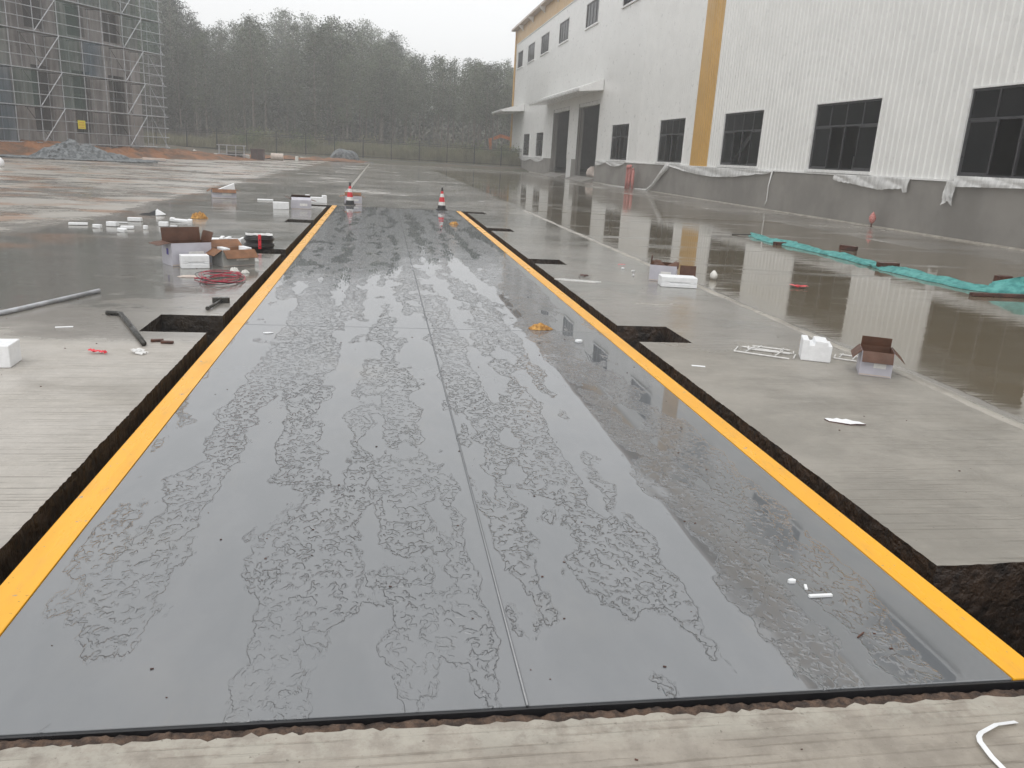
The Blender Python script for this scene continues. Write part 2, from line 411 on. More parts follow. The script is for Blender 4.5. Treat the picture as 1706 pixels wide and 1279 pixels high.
# ------------------------------------------------------------------ the ground
def tz(x, y):
    """height of the rough ground beyond the yard"""
    h = -.06
    d = (-15.2-(62.4-y)*.53)-x if y < 66 else -17-x
    d = d+.6                                             # metres left of the yard's edge
    if d > 0 and y > 20: h += min(.62 if y < 70 else .22, d*.3)
    if y > 82: h += min((y-82)*.07, .42)
    if y > 93: h += (y-93)*.035
    if y > 118: h += (y-118)*.05
    if x < -20 and y > 84: h += min(2, (-20-x)*.03)
    return h+.05*fb(x, y, 0, .3)
g = MB()
xs = [-300, -240, -180, -130, -100, -80]+[-64+4*i for i in range(24)]+[34, 44, 60, 90, 130, 180, 240, 300]
ys = [-90, -60, -30, 0]+[10+4*i for i in range(32)]+[140, 150, 165, 185, 210, 240, 290]
b0 = 0
for y in ys:
    for x in xs:
        z = tz(x, y)
        if -20 < x < 48 and y < 78 and x > -15-(62-y)*.53: z = -.9
        g.v.append((x, y, z))
for j in range(len(ys)-1):
    for i in range(len(xs)-1): q = j*len(xs)+i; g.face([q, q+1, q+1+len(xs), q+len(xs)])
g.build('ground', M['terrain'], kind='structure', smooth=True)

def jit(pts, step=.05, amp=.007, seed=0, chips=True):
    """walk a polyline and roughen it as a broken concrete edge; pts items: (x, y, rough?)"""
    out = []; n = len(pts)
    for i in range(n):
        x0, y0, rf = pts[i]; x1, y1, _ = pts[(i+1) % n]
        if not rf: out.append((x0, y0)); continue
        L = math.hypot(x1-x0, y1-y0); k = max(1, int(L/step)); nx, ny = -(y1-y0)/L, (x1-x0)/L
        for j in range(k):
            f = j/k; x = x0+(x1-x0)*f; y = y0+(y1-y0)*f
            a = amp*(.6*fb(x, y, seed, 7.)+1.3*nz(x, y, seed, 40.)+.6*nz(x, y, seed, 95.))*min(1, 8*min(f, 1-f)+.3)
            c = nz(x, y, seed+9, 2.1)
            if chips and c > .42: a += (c-.42)*.025
            out.append((x+nx*a, y+ny*a))
    return out
SL = [(1.79, 2.49), (6.28, 6.93), (11.08, 11.62), (15.80, 16.45), (20.30, 20.86)]
XL, XR = -1.712, 1.735
lp = [(-3.5, -4, 0), (XL, -4, 0), (XL, 1.72, 1)]
pl = [(-3.5, -4, 0), (-1.9, -4, 0), (-1.9, 1.79, 0)]
left = [(-3.5, -4, 0), (-2.2, -4, 0), (-2.2, 1.79, 1)]
for i, (a, b) in enumerate(SL):
    if i > 0: left += [(XL, a, 1), (-2.2, a, 1)]
    left += [(-2.2, b, 1), (XL, b, 1)] if i < 4 else []
left += [(-2.2, 22.5, 0), (-3.5, 22.5, 0)]
right = [(3.5, 22.5, 0), (2.2, 22.5, 0), (2.2, 20.86, 1)]
for i, (a, b) in reversed(list(enumerate(SL))):
    if i < 4: right += [(XR, b, 1), (2.2, b, 1)]
    right += [(2.2, a, 1), (XR, a, 1)] if i > 0 else [(2.2, a, 0)]
right += [(2.2, -4, 0), (3.5, -4, 0)]
front = [(-2.196, -4, 0), (2.196, -4, 0), (2.196, 1.728, 1), (-2.196, 1.765, 0)]
back = [(-2.196, 20.9, 0), (2.196, 20.9, 0), (2.196, 22.5, 0), (-2.196, 22.5, 0)]
def ccw(p):
    a = sum(p[i][0]*p[(i+1) % len(p)][1]-p[(i+1) % len(p)][0]*p[i][1] for i in range(len(p)))
    return p if a > 0 else p[::-1]
for k, pl in enumerate((left, right, front, back)):
    amp = .0045 if k < 2 else .011
    MB().prism(ccw(jit(pl, .02, amp, k*3)), -.55, 0, ktop=0, kside=1).build('pavement', [M['apron'], M['pitearth'] if k == 0 else M['slabside']], kind='structure')
# pit under the weighbridge
MB().box(-2.6, .9, -.62, 2.6, 21.4, -.5).build('pit_floor', M['pitearth'], kind='structure')
# crumbled strip at the front edge
mo = MB()
def mf(u, v):
    x = -2.2+4.4*u; y = 1.68+(.1085-.004*u)*v
    return (x, y, -.008-.004*u+.008*fb(x, y, 3, 18)+.007*nz(x, y, 1, 60)+.036*(1-u)**.8*max(0, v-.55)-(.04*u*(v-.92)/.08 if v > .92 else 0))
mo.grid(420, 14, mf).build('crumbled_mortar', M['mortar'], smooth=True, kind='stuff')
for o in [bpy.data.objects['crumbled_mortar']]: tag(o, 'brown crumbled mortar along the front edge of the grey deck', 'rubble')
# yard sheet round the apron
def yardz(x, y): return -.012
yd = MB()
def quad(a, b, c, d, z=-.012, zb=-.4): yd.prism(ccw([a, b, c, d]), zb, z)
quad((-30, -12), (60, -12), (60, -4.003), (-30, -4.003))
quad((3.56, -4), (14.49, -4), (14.49, 22.5), (3.56, 22.5))
yd.prism(ccw([(-3.503, -4), (-3.503, 22.5), (-26, 22.5), (-30, -4)]), -.4, -.004)
yd.prism(ccw([(14.49, 22.503), (14.49, 98.6), (-2.5, 84.5), (-10, 74), (-14.6, 64), (-15.0, 58), (-17.3, 47.5), (-26, 22.503)]), -.4, -.008)
yd.build('yard', M['yard'], kind='structure')
# raised slab joint to the right of the weighbridge apron
kb = MB()
def kf(u, v):
    y = -4+26.5*u; w = .055+.035*nz(y, 0, 0, 1.3)+.02*nz(y, 5, 0, 6); x = 3.53+(v-.5)*2*w+.03*nz(y, 3, 0, 2.2)
    return (x, y, .002+.012*(1-(2*v-1)**2)*(0.6+.5*nz(y, 7, 0, 2)) if 0 < v < 1 else -.02)
kb.grid(260, 6, kf).build('kerb_strip', M['kerb'], kind='structure', smooth=True)
# dry joint line up the yard
MB().grid(60, 2, lambda u, v: (-1.52+(v-.5)*.11+.02*nz(u*40, 0), 26+54*u, -.004)).build('yard_joint_line', M['kerb'], kind='structure')

# ------------------------------------------------------------------ weighbridge
wb = thing('weighbridge', 'long grey steel weighbridge deck with yellow painted edges, wet with rain', 'weighbridge')
YJ = [1.797, 6.58, 11.31, 16.0, 20.75]
ZD = .007
for a, b in zip(YJ[:-1], YJ[1:]):
    for sx in (-1, 1):
        x0, x1 = (-1.482, -.003) if sx < 0 else (.003, 1.482)
        MB().box(x0, a+.005, -.03, x1, b-.005, ZD).build('deck_plate', M['deck'], wb, bevel=.0025)
        y0, y1 = (-1.6, -1.484) if sx < 0 else (1.484, 1.6)
        MB().box(y0, a+.0015, -.10, y1, b-.0015, ZD+.004).build('yellow_edge', M['yellow'], wb, bevel=.003)
        MB().box(sx*1.3-.06, a+.06, -.42, sx*1.3+.06, b-.06, -.031).build('girder', M['black'], wb)
    MB().box(-1.24, a+.08, -.42, 1.24, a+.2, -.031).build('crossbeam', M['black'], wb)
MB().box(-1.6, 1.789, -.16, 1.6, 1.7965, ZD-.002).build('front_plate', M['black'], wb)
MB().tube([(0, 1.80, ZD+.001), (0, 11.2, ZD+.001), (0, 20.7, ZD+.001)], .0045, 6).build('centre_weld', M['deck'], wb, smooth=True)
MB().box(-1.6, 20.753, -.16, 1.6, 20.76, ZD-.002).build('rear_plate', M['black'], wb)

# ------------------------------------------------------------------ factory building
BX = 14.5
fb_ = thing('factory_building', 'long white corrugated factory hall with ochre stripes on a grey plinth', 'factory')
Y0, Y1, ZC0, ZC1, ZR = 3.7, 96.7, 1.49, 13.5, 15.0
low = [(7.5, 11.4), (15.85, 19.68), (23.56, 27.4), (31.43, 35.22), (40.02, 43.82), (49.58, 53.38), (76.95, 80.5), (84.2, 87.85)]
upw = [(7.6, 11.3), (15.8, 19.6), (24.0, 27.8), (32.0, 35.8), (40.6, 44.4), (49.6, 53.4), (59.5, 63.2), (68.95, 72.7), (77.1, 81.0), (84.3, 88.2), (91.3, 94.7)]
door = [(57.1, 63.35), (66.55, 72.9)]
ZW0, ZW1, ZU0, ZU1 = 1.60, 3.75, 10.85, 12.5
def openings(y):
    r = []
    for a, b in low:
        if a < y < b: r.append((ZW0, ZW1))
    for a, b in upw:
        if a < y < b: r.append((ZU0, ZU1))
    for a, b in door:
        if a < y < b: r.append((-1, 5.55))
    return sorted(r)
PR = [(0, 0), (.035, -.028), (.10, -.028), (.135, 0)]      # rib profile over a 0.275 m pitch
def px(y):
    return px0(y)*(1 if y < 38 else .45 if y < 48 else .1)
def px0(y):
    f = ((y-Y0) % .275)
    if f < .035: return -.028*f/.035
    if f < .10: return -.028
    if f < .135: return -.028*(1-(f-.10)/.035)
    return 0.
edges = sorted([e for w in low+upw+door for e in w])
def sheet(ya, yb, z0, z1, mat, name='cladding_sheet', holes=True, dz=0):
    ys_ = {ya, yb}
    k = int((ya-Y0)/.275)-1
    while Y0+k*.275 < yb:
        for q, _ in PR:
            y = Y0+k*.275+q
            if ya < y < yb: ys_.add(y)
        k += 1
    for e in edges:
        if ya < e < yb and holes: ys_.add(e)
    L = sorted(ys_); mb = MB()
    for a, b in zip(L[:-1], L[1:]):
        if b-a < 1e-5: continue
        z = z0; seg = []
        for (o0, o1) in (openings((a+b)/2) if holes else []):
            if o1 <= z0 or o0 >= z1: continue
            if o0 > z: seg.append((z, o0))
            z = max(z, o1)
        if z < z1: seg.append((z, z1))
        xa, xb = BX+px(a+1e-6), BX+px(b-1e-6)
        for (p, q) in seg:
            n = len(mb.v); mb.v += [(xa, a, p), (xb, b, p), (xb, b, q), (xa, a, q)]; mb.face([n+3, n+2, n+1, n])
    return mb.build(name, mat, fb_)
y = Y0
while y < Y1-.01:
    yb = min(y+1.1, Y1)
    st = 36.55 < (y+yb)/2 < 38.9 or (y+yb)/2 > 95.9
    sheet(y+.0005, yb-.0005, ZC0, ZC1, M['yellow_clad'] if st else M['white'], label if False else 'cladding_sheet')
    y = yb
k = 0; y = Y0
while y < Y1-.01:
    yb = min(y+4.4, Y1); sheet(y, yb, ZC1+.002, ZR, M['yellow_clad'], 'fascia_sheet', holes=False); y = yb
MB().box(BX-.06, Y0, ZC1-.03, BX-.031, Y1, ZC1+.03).build('fascia_trim', M['trim'], fb_)
# eave gutter with brackets, roof, other walls
MB().box(BX-.55, Y0-.3, ZR+.002, BX+.4, Y1+.5, ZR+.20).build('gutter', M['cream'], fb_)
for yy in range(8, 97, 6):
    MB().prism([(0, 0), (.5, .0), (.5, .12), (0, .55)], -.09, .09, T(BX-.03, yy, ZR, 0) @ Matrix(((-1, 0, 0, 0), (0, 0, 1, 0), (0, -1, 0, 0), (0, 0, 0, 1)))).build('eave_bracket', M['trim'], fb_)
MB().prism([(0, 0), (17, 1.5), (34, 0), (34, .2), (17, 1.7), (0, .2)], Y0-.3, Y1+.5, Matrix(((1, 0, 0, BX+.4), (0, 0, 1, 0), (0, 1, 0, ZR+.1), (0, 0, 0, 1)))).build('roof', M['trim'], fb_)
MB().box(BX+.15, Y1-.15, 0, BX+34, Y1, ZR).build('end_wall', M['white'], fb_)
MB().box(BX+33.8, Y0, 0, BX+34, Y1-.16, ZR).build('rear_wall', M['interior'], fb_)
MB().box(BX+.15, Y0, 0, BX+33.7, Y0+.15, ZR).build('near_end_wall', M['white'], fb_)
MB().box(BX+.05, Y0+.2, .0, BX+33.7, Y1-.2, .26).build('hall_floor', M['plinth'], fb_)
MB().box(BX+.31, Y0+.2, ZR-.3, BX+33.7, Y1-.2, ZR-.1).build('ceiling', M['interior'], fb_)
# inner lining behind the cladding so that the hall stays dark
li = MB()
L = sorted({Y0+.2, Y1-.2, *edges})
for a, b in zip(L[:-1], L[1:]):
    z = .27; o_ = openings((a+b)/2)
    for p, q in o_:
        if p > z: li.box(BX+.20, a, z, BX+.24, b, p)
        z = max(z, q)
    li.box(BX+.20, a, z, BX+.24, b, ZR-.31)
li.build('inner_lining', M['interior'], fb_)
# plinth, flashing, ground kerb
for a, b in ((Y0, 57.0), (73.0, Y1)):
    MB().box(BX-.05, a, -.05, BX+.12, b, 1.44).build('plinth_wall', M['plinth'], fb_)
    MB().box(BX-.085, a, 1.442, BX+.02, b, 1.488).build('flashing', M['trim'], fb_)
for a, b in ((Y0, 30), (30.004, 56.9), (73.1, Y1)):
    MB().grid(int((b-a)*3), 2, lambda u, v, a=a, b=b: (BX-.19+.14*v+(.012*nz(a+(b-a)*u, 0, 0, 2) if v < .9 else 0), a+(b-a)*u, .025 if v > .1 else -.02)).build('plinth_kerb', M['kerb'], fb_)
# windows
def bars(mb, ya, yb, za, zb, x0, x1):
    mb.box(x0, min(ya, yb), za, x1, max(ya, yb), zb)
def window(ya, yb, z0, z1, kind):
    w = yb-ya; x0, x1 = BX+.02, BX+.085
    fr = MB(); t_ = .055
    fr.box(x0, ya, z0, x1, ya+t_, z1); fr.box(x0, yb-t_, z0, x1, yb, z1)
    fr.box(x0, ya+t_, z0, x1, yb-t_, z0+t_); fr.box(x0, ya+t_, z1-t_, x1, yb-t_, z1)
    zt = z0+(z1-z0)*.655
    if kind == 'low':
        fr.box(x0, ya+t_, zt-.03, x1, yb-t_, zt+.03)
        fr.box(x0+.002, (ya+yb)/2-.03, z0+t_, x1-.002, (ya+yb)/2+.03, zt-.03)
        for q in (1, 2, 3): fr.box(x0+.004, ya+w*q/4-.022, zt+.03, x1-.004, ya+w*q/4+.022, z1-t_)
    else:
        for q in ((1, 2, 3) if kind != 'slat' else range(1, 7)): 
            n_ = 4 if kind != 'slat' else 7
            fr.box(x0+.004, ya+w*q/n_-.025, z0+t_, x1-.004, ya+w*q/n_+.025, z1-t_)
    wo_ = fr.build('window_frame', M['frame'], fb_)
    # reveal lining and sill
    rv = MB()
    rv.box(BX-.034, ya-.05, z0-.002, BX+.019, ya-.002, z1+.05); rv.box(BX-.034, yb+.002, z0-.002, BX+.019, yb+.05, z1+.05)
    rv.box(BX-.034, ya-.002, z1+.002, BX+.019, yb+.002, z1+.05)
    rv.build('window_trim', M['trim'], wo_)
    MB().box(BX-.11, ya-.07, z0-.10, BX+.019, yb+.07, z0-.004).build('window_sill', M['trim'], wo_)
    if kind == 'low':
        for q in range(4):
            MB().box(BX+.05, ya+w*q/4+.024, zt+.032, BX+.056, ya+w*(q+1)/4-.024, z1-t_-.002).build('pane', M['glass'], wo_)
        # two sliding sashes left of and right of the middle, pushed outward: the middle stands open
        opn = random.random()
        gaps = {23.56: (.0, .0), 15.85: (0, .0)}
        for sx in (0, 1):
            a = ya+t_ if sx == 0 else yb-t_-w*.27
            b = a+w*.27
            sa = MB(); s_ = .045
            sa.box(BX+.03, a, z0+t_, BX+.06, a+s_, zt-.031); sa.box(BX+.03, b-s_, z0+t_, BX+.06, b, zt-.031)
            sa.box(BX+.031, a+s_, z0+t_, BX+.059, b-s_, z0+t_+s_); sa.box(BX+.031, a+s_, zt-.031-s_, BX+.059, b-s_, zt-.031)
            so = sa.build('sash', M['frame'], wo_)
            MB().box(BX+.042, a+s_, z0+t_+s_, BX+.047, b-s_, zt-.031-s_).build('pane', M['glass'], wo_)
    elif kind == 'awning':
        mt = T(BX-.03, 0, z1-.05, 0, 0, R(32)) 
        aw = MB(); 
        for q in range(3):
            a = ya+.1+(w-.2)*q/3; b = ya+.1+(w-.2)*(q+1)/3-.06
            aw.box(-.03, a, -1.2, 0, a+.05, 0, mt); aw.box(-.03, b-.05, -1.2, 0, b, 0, mt); aw.box(-.03, a+.05, -1.2, 0, b-.05, -1.14, mt); aw.box(-.03, a+.05, -.06, 0, b-.05, 0, mt)
            aw.tube([(BX-.02, a, z0+.2), mt @ Vector((0, a, -1.1))], .012, 5)
        aw.build('awning_sash', M['frame'], wo_)
    else:
        MB().box(BX+.05, ya+t_+.002, z0+t_+.002, BX+.056, yb-t_-.002, z1-t_-.002).build('pane', M['glass'], wo_)
for a, b in low: window(a, b, ZW0, ZW1, 'low')
for a, b in upw: window(a, b, ZU0, ZU1, 'awning' if abs(a-49.6) < .1 else ('slat' if a > 91 else 'up'))
# door bay
for a, b, mt_ in ((63.35, 64.9, 'plinth'), (64.904, 66.55, 'white'), (56.98, 57.1, 'white'), (72.9, 74.5, 'plinth')):
    MB().box(BX+.035, a, 0, BX+.45, b, 5.55).build('door_jamb', M[mt_], fb_)
for a, b in door:
    MB().box(BX+.04, a, 5.3, BX+.3, b, 5.55).build('door_header', M['trim'], fb_)
    MB().prism([(0, 0), (1.1, 0), (1.1, .29), (1.0, .29)], a, b, Matrix(((1, 0, 0, BX-.9), (0, 0, 1, 0), (0, 1, 0, -.01), (0, 0, 0, 1)))).build('door_ramp', M['plinth'], fb_)
MB().box(BX+28, 68, .3, BX+28.1, 71, 3.2).build('bright_opening_panel', M['trim'], fb_)  # solid panel; its white paint stands in for a bright opening
# canopies
def canopy(a, b, pr):
    mb = MB()
    prof = [(0, 6.12), (0, 6.82), (-.05, 6.85), (-pr, 6.16), (-pr, 5.98), (-pr+.1, 5.96)]
    mt = Matrix(((1, 0, 0, BX-.035), (0, 0, 1, 0), (0, 1, 0, 0), (0, 0, 0, 1)))
    mb.prism(prof, a, b, mt)
    c = mb.build('canopy', M['trim'], fb_)
    MB().box(BX-pr-.06, a-.03, 6.05, BX-pr-.037, b+.03, 6.19).build('gutter_edge', M['trim'], c)
canopy(56.4, 76, 1.7); canopy(88.5, 96.4, 2.4)
MB().tube([(BX-.12, 96.2, 0), (BX-.12, 96.2, ZR)], .08, 8).build('downpipe', M['yellow_clad'], fb_)
MB().box(BX-.05, 89.5, .0, BX-.02, 91, 2.9).build('side_door', M['trim'], fb_)
# frame seen inside
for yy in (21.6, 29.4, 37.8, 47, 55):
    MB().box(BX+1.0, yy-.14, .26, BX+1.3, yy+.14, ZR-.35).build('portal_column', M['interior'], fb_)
for (a, b) in ((29.6, 37.6),):
    MB().tube([(BX+1.15, a, 1.0), (BX+1.15, b, 6.6)], .09, 6).build('wind_brace', M['trim'], fb_)
    MB().tube([(BX+1.15, b, 1.0), (BX+1.15, a, 6.6)], .09, 6).build('wind_brace', M['trim'], fb_)
cr = MB()
for k in range(4): cr.box(BX+1.8, 33.0, .3+k*.55, BX+3.0, 34.6, .3+k*.55+.42)
st = thing('crate_stack', 'stack of pale crates inside the factory behind the third window', 'crate')
for k in range(4):
    MB().box(BX+1.8, 32.9, .3+k*.55, BX+3.0, 34.6, .3+k*.55+.40).build('crate', M['cream'], st)
    MB().box(BX+1.75, 32.85, .3+k*.55+.402, BX+3.05, 34.65, .3+k*.55+.548).build('pallet', M['steel_dark'], st)
# bags in the near doorway
for i, (yy, zz, s_) in enumerate(((58.4, .28, .35), (59.4, .28, .28), (60.4, .28, .5))):
    mb = MB(); mb.lathe([(s_*.8, 0), (s_, s_*.5), (s_*.8, s_*1.1), (s_*.35, s_*1.5), (.02, s_*1.55)], 10, (BX+.7, yy, zz))
    tag(mb.build('sack', M['cream'], smooth=True), ['pale sack just inside the near factory doorway, right one', 'pale small sack in the middle of the near factory doorway', 'pale large sack at the far side of the near factory doorway'][i], 'sack')

# plastic film hanging from the sills
def drape(name, label, ya, yb, fn_low, x0=BX-.10, ztop=1.47, nu=60, nv=8, amp=.03):
    mb = MB()
    def f(u, v):
        y = ya+(yb-ya)*u; zl = fn_low(u); z = ztop+(zl-ztop)*v
        return (x0-.015-.02*v+amp*fb(y, z*2, 4, 2.2)*v-.03*abs(math.sin(9*u+3*v)), y, z+.01*nz(y, v, 0, 5))
    mb.grid(nu, nv, f)
    return tag(mb.build(name, M['film'], smooth=True), label, 'plastic film')
drape('plastic_film', 'long sagging white plastic film under the ochre stripe on the plinth', 29.8, 41.6, lambda u: 1.40-.33*math.sin(math.pi*min(1, max(0, u)))**1.2-.07*abs(nz(u*9, 1)))
drape('plastic_film', 'ragged plastic film hanging below the second window from the right', 21.4, 25.4, lambda u: 1.40-.30*(1-abs(u-.35))-.12*(u < .06)-.06*abs(nz(u*15, 2)))
drape('plastic_film', 'narrow twisted film tail hanging beside the rightmost window', 19.45, 19.85, lambda u: .95-.25*abs(u-.5), nu=10, nv=16, amp=.08)
drape('plastic_film', 'small sagging plastic film beside the near factory doorway', 49.5, 56.6, lambda u: 1.42-.22*abs(math.sin(math.pi*(u*1.6)))-.03)
drape('plastic_film', 'torn plastic film on the plinth between the far factory doors', 75.6, 90, lambda u: 1.36-.25*abs(math.sin(math.pi*(u*2.1)))-.05)
drape('plastic_film', 'loose rolled film lying along the rightmost window sill', 15.5, 19.5, lambda u: 1.42-.10*u, ztop=1.60, x0=BX-.13)
mb = MB(); mb.tube([(BX-.13, 41.6, 1.42), (BX-.16, 42.6, .95), (BX-.2, 43.6, .35), (BX-.25, 44.4, .05), (BX-.35, 46, .02), (BX-.5, 49, .015), (BX-.7, 52, .01)], [.16, .1, .08, .06, .04, .03, .02], 8)
tag(mb.build('plastic_film', M['film'], smooth=True), 'twisted film rope trailing from the sill down to the wet ground', 'plastic film')
mb = MB(); mb.tube([(BX-.11, 29.85, 1.47), (BX-.12, 30.0, .9), (BX-.13, 29.95, .35), (BX-.13, 30.1, .12)], [.035, .02, .025, .02], 6)
tag(mb.build('plastic_strip', M['trim'], smooth=True), 'thin white strip hanging straight down the grey plinth', 'plastic strip')

# wrapped red pipes at the wall
pp = thing('wrapped_pipes', 'three red pipes wrapped in pink film at the factory plinth', 'pipe', (13.98, 46.6, 0))
for dx, dy, h, l in ((0, .9, 1.22, .10), (0, .35, 1.25, .02), (0, -.35, 1.12, -.2)):
    MB().tube([(dx, dy, -.01), (dx, dy*.9, .5), (dx, dy*.9, h-.16), (dx-.02, dy*.9-l*.5, h-.03), (dx-.05, dy*.9-l-.1, h+.02)], [.085, .10, .095, .10, .11], 10).build('pipe', M['pink'], pp, smooth=True)
pc = thing('wrapped_outlet', 'small pink wrapped pipe outlet standing at the foot of the grey plinth', 'pipe', (14.15, 22.5, 0))
MB().tube([(0, 0, -.01), (0, 0, .12)], .022, 8).build('stem', M['brown_bits'], pc)
MB().lathe([(.02, .10), (.07, .15), (.105, .24), (.085, .33), (.03, .42), (.005, .45)], 12).build('wrap', M['pink'], pc, smooth=True)

# ------------------------------------------------------------------ scaffolded building
A0 = Vector((-21.7, 50.7)); D = Vector((.4683, .8836)); NRM = Vector((-.8836, .4683))   # along the facade / away from the camera side
LEN = 13.24
def sp(s, d, z):      # s along facade (0..LEN at the right corner), d behind the outer standards
    q = A0+D*s+NRM*d; return (q.x, q.y, z)
def zb(s): return .5+.2*max(0, min(1, s/LEN))
sc_ = thing('scaffolding', 'grey tube scaffolding with netting round the unfinished concrete building', 'scaffolding')
NB = 15; BAY = 1.68; s_end = LEN; lift = 2.05; NL = 9
ss = [s_end-i*BAY for i in range(NB)]
for i, s in enumerate(ss):
    for d in (0, 1.1):
        MB().tube([sp(s, d, -.1), sp(s+.03*random.uniform(-1, 1), d, NL*lift+1.5)], .024, 6).build('standard', M['steel'], sc_)
for k in range(NL):
    z = .62+k*lift
    for j, dz in enumerate((0, .68, 1.3)):
        for d in ((0, 1.1) if j == 0 else (0,)):
            MB().tube([sp(ss[-1]-.3, d-.04, z+dz), sp(s_end+.3, d-.04, z+dz+.02)], .023 if j else .03, 6).build('ledger', M['steel'], sc_)
        MB().tube([sp(s_end+.03, -.25, z+dz), sp(s_end+.03, 1.35, z+dz)], .026, 6).build('transom', M['steel'], sc_)
    for s in ss[1:]:
        MB().tube([sp(s, -.12, z-.05), sp(s, 1.2, z-.05)], .024, 5).build('transom', M['steel_dark'], sc_)
    if k > 0:
        MB().prism(ccw([sp(ss[-1], .12, 0)[:2], sp(s_end, .12, 0)[:2], sp(s_end, .98, 0)[:2], sp(ss[-1], .98, 0)[:2]]), z+.03, z+.07).build('deck_boards', M['plank'], sc_)
    for i0 in (1, 5, 9, 12):
        if i0+1 < NB:
            MB().tube([sp(ss[i0+1], -.07, z+.05), sp(ss[i0], -.07, z+lift)], .026, 6).build('brace', M['steel'], sc_)
            MB().tube([sp(ss[i0+1], 1.15, z+lift), sp(ss[i0], 1.15, z+.05)], .02, 5).build('brace', M['steel_dark'], sc_)
    MB().tube([sp(s_end+.06, -.1, z+.05), sp(s_end+.06, 1.15, z+lift)], .024, 6).build('brace', M['steel'], sc_)
rn = random.Random(5)
for i in range(NB-1):
    for k in range(NL):
        z = .62+k*lift
        r = rn.random(); s = (ss[i]+ss[i+1])/2
        mat = 'net_grey'
        if s < 2.2: mat = 'net_blue' if k in (0, 1, 4) else 'net_green'
        elif k == 0 and 7.4 < s < 9: mat = 'net_blue'
        elif k in (1, 3, 4) and r < .16: mat = 'net_green'
        elif r > .96: mat = 'net_blue'
        elif k >= 3 and i < 2: mat = 'net_green'
        elif 5.2 < s < 6.6 and k in (1, 2): mat = 'net_green'
        a, b = ss[i+1], ss[i]; ph = rn.random()*9
        def f(u, v, a=a, b=b, z=z, ph=ph):
            s = a+(b-a)*u; d = .09+.05*math.sin(u*7+ph)+.05*nz(s*2, v*2, ph)
            return sp(s, d, z-.02+(lift+.02)*v)
        MB().grid(8, 4, f).build('netting', M[mat], sc_, smooth=True)
# the building itself
ub = thing('unfinished_building', 'bare concrete building under construction behind the scaffolding netting', 'building')
DB = 1.55
def shell():
    # openings (s0, s1, z0, z1)
    ops = []
    for s0 in (-12.4, -8.9, -5.4, -2.2, .4, 4.1, 7.1, 10.0):
        ops.append((s0, s0+1.35, 1.25, 5.1))
        ops.append((s0-.15, s0+1.25, 7.15, 8.95)); ops.append((s0-.15, s0+1.25, 10.4, 12.3)); ops.append((s0-.15, s0+1.25, 13.8, 15.6))
    return ops
OPS = shell()
sse = sorted({-13.0, LEN-.4, *[q for o in OPS for q in o[:2]]})
n = 0
for a, b in zip(sse[:-1], sse[1:]):
    z = 0.2; mb = MB(); mid = (a+b)/2
    for o in sorted([o for o in OPS if o[0] < mid < o[1]], key=lambda o: o[2]):
        MB().prism(ccw([sp(a, DB, 0)[:2], sp(b, DB, 0)[:2], sp(b, DB+.25, 0)[:2], sp(a, DB+.25, 0)[:2]]), z, o[2]).build('wall', M['concrete'], ub); z = o[3]
    mb.prism(ccw([sp(a, DB, 0)[:2], sp(b, DB, 0)[:2], sp(b, DB+.25, 0)[:2], sp(a, DB+.25, 0)[:2]]), z, 17.5)
    mb.build('wall', M['concrete'], ub)
def pris(s0, s1, d0, d1, z0, z1, name, mat):
    return MB().prism(ccw([sp(s0, d0, 0)[:2], sp(s1, d0, 0)[:2], sp(s1, d1, 0)[:2], sp(s0, d1, 0)[:2]]), z0, z1).build(name, mat, ub)
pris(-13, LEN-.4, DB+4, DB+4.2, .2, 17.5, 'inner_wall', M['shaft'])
pris(LEN-.65, LEN-.4, DB+.26, DB+10, .2, 17.5, 'gable_wall', M['concrete'])
for z in (5.7, 9.4, 12.9, 16.6): pris(-13, LEN-.7, DB+.26, DB+3.9, z, z+.2, 'floor_slab', M['concrete'])
for z in (5.62, 9.35, 12.9): pris(-13, LEN-.41, DB-.06, DB-.004, z, z+.35, 'edge_beam', M['concrete'])
pris(-13, LEN-.3, DB-.1, DB+10, 17.503, 17.7, 'roof_slab', M['concrete'])
for o in OPS[::4]:
    q = (o[0]+o[1])/2; w_ = pris(q-.03, q+.03, DB+.1, DB+.16, 1.25, 5.1, 'mullion', M['frame'])
    pris(o[0], o[1], DB+.09, DB+.17, 3.6, 3.68, 'transom_bar', M['frame'])
# yellow sign on the scaffold
sg = thing('site_sign', 'small yellow notice tied to the scaffolding, with red lettering', 'sign', sp(5.9, -.12, 1.55)); sg.rotation_euler = (0, 0, math.atan2(D.y, D.x))
MB().box(-.28, -.01, 0, .28, .01, .5).build('panel', M['signy'], sg)
for j, (w_, z_) in enumerate(((.18, .36), (.22, .22), (.20, .08))):
    l_ = MB()
    for q in range(4):
        x_ = -w_+q*w_*2/4
        l_.box(x_, -.016, z_, x_+w_*.36, -.012, z_+.02); l_.box(x_+w_*.13, -.016, z_-.03, x_+w_*.2, -.012, z_+.05)
    l_.build('lettering', M['signr'], sg)
tg = MB().grid(8, 6, lambda u, v: sp(-.4+1.0*u, -.16+.04*math.sin(u*6), 9.75+1.35*v))
tag(tg.build('banner', M['reddish']), 'faded red banner at the top left of the scaffolding', 'banner')

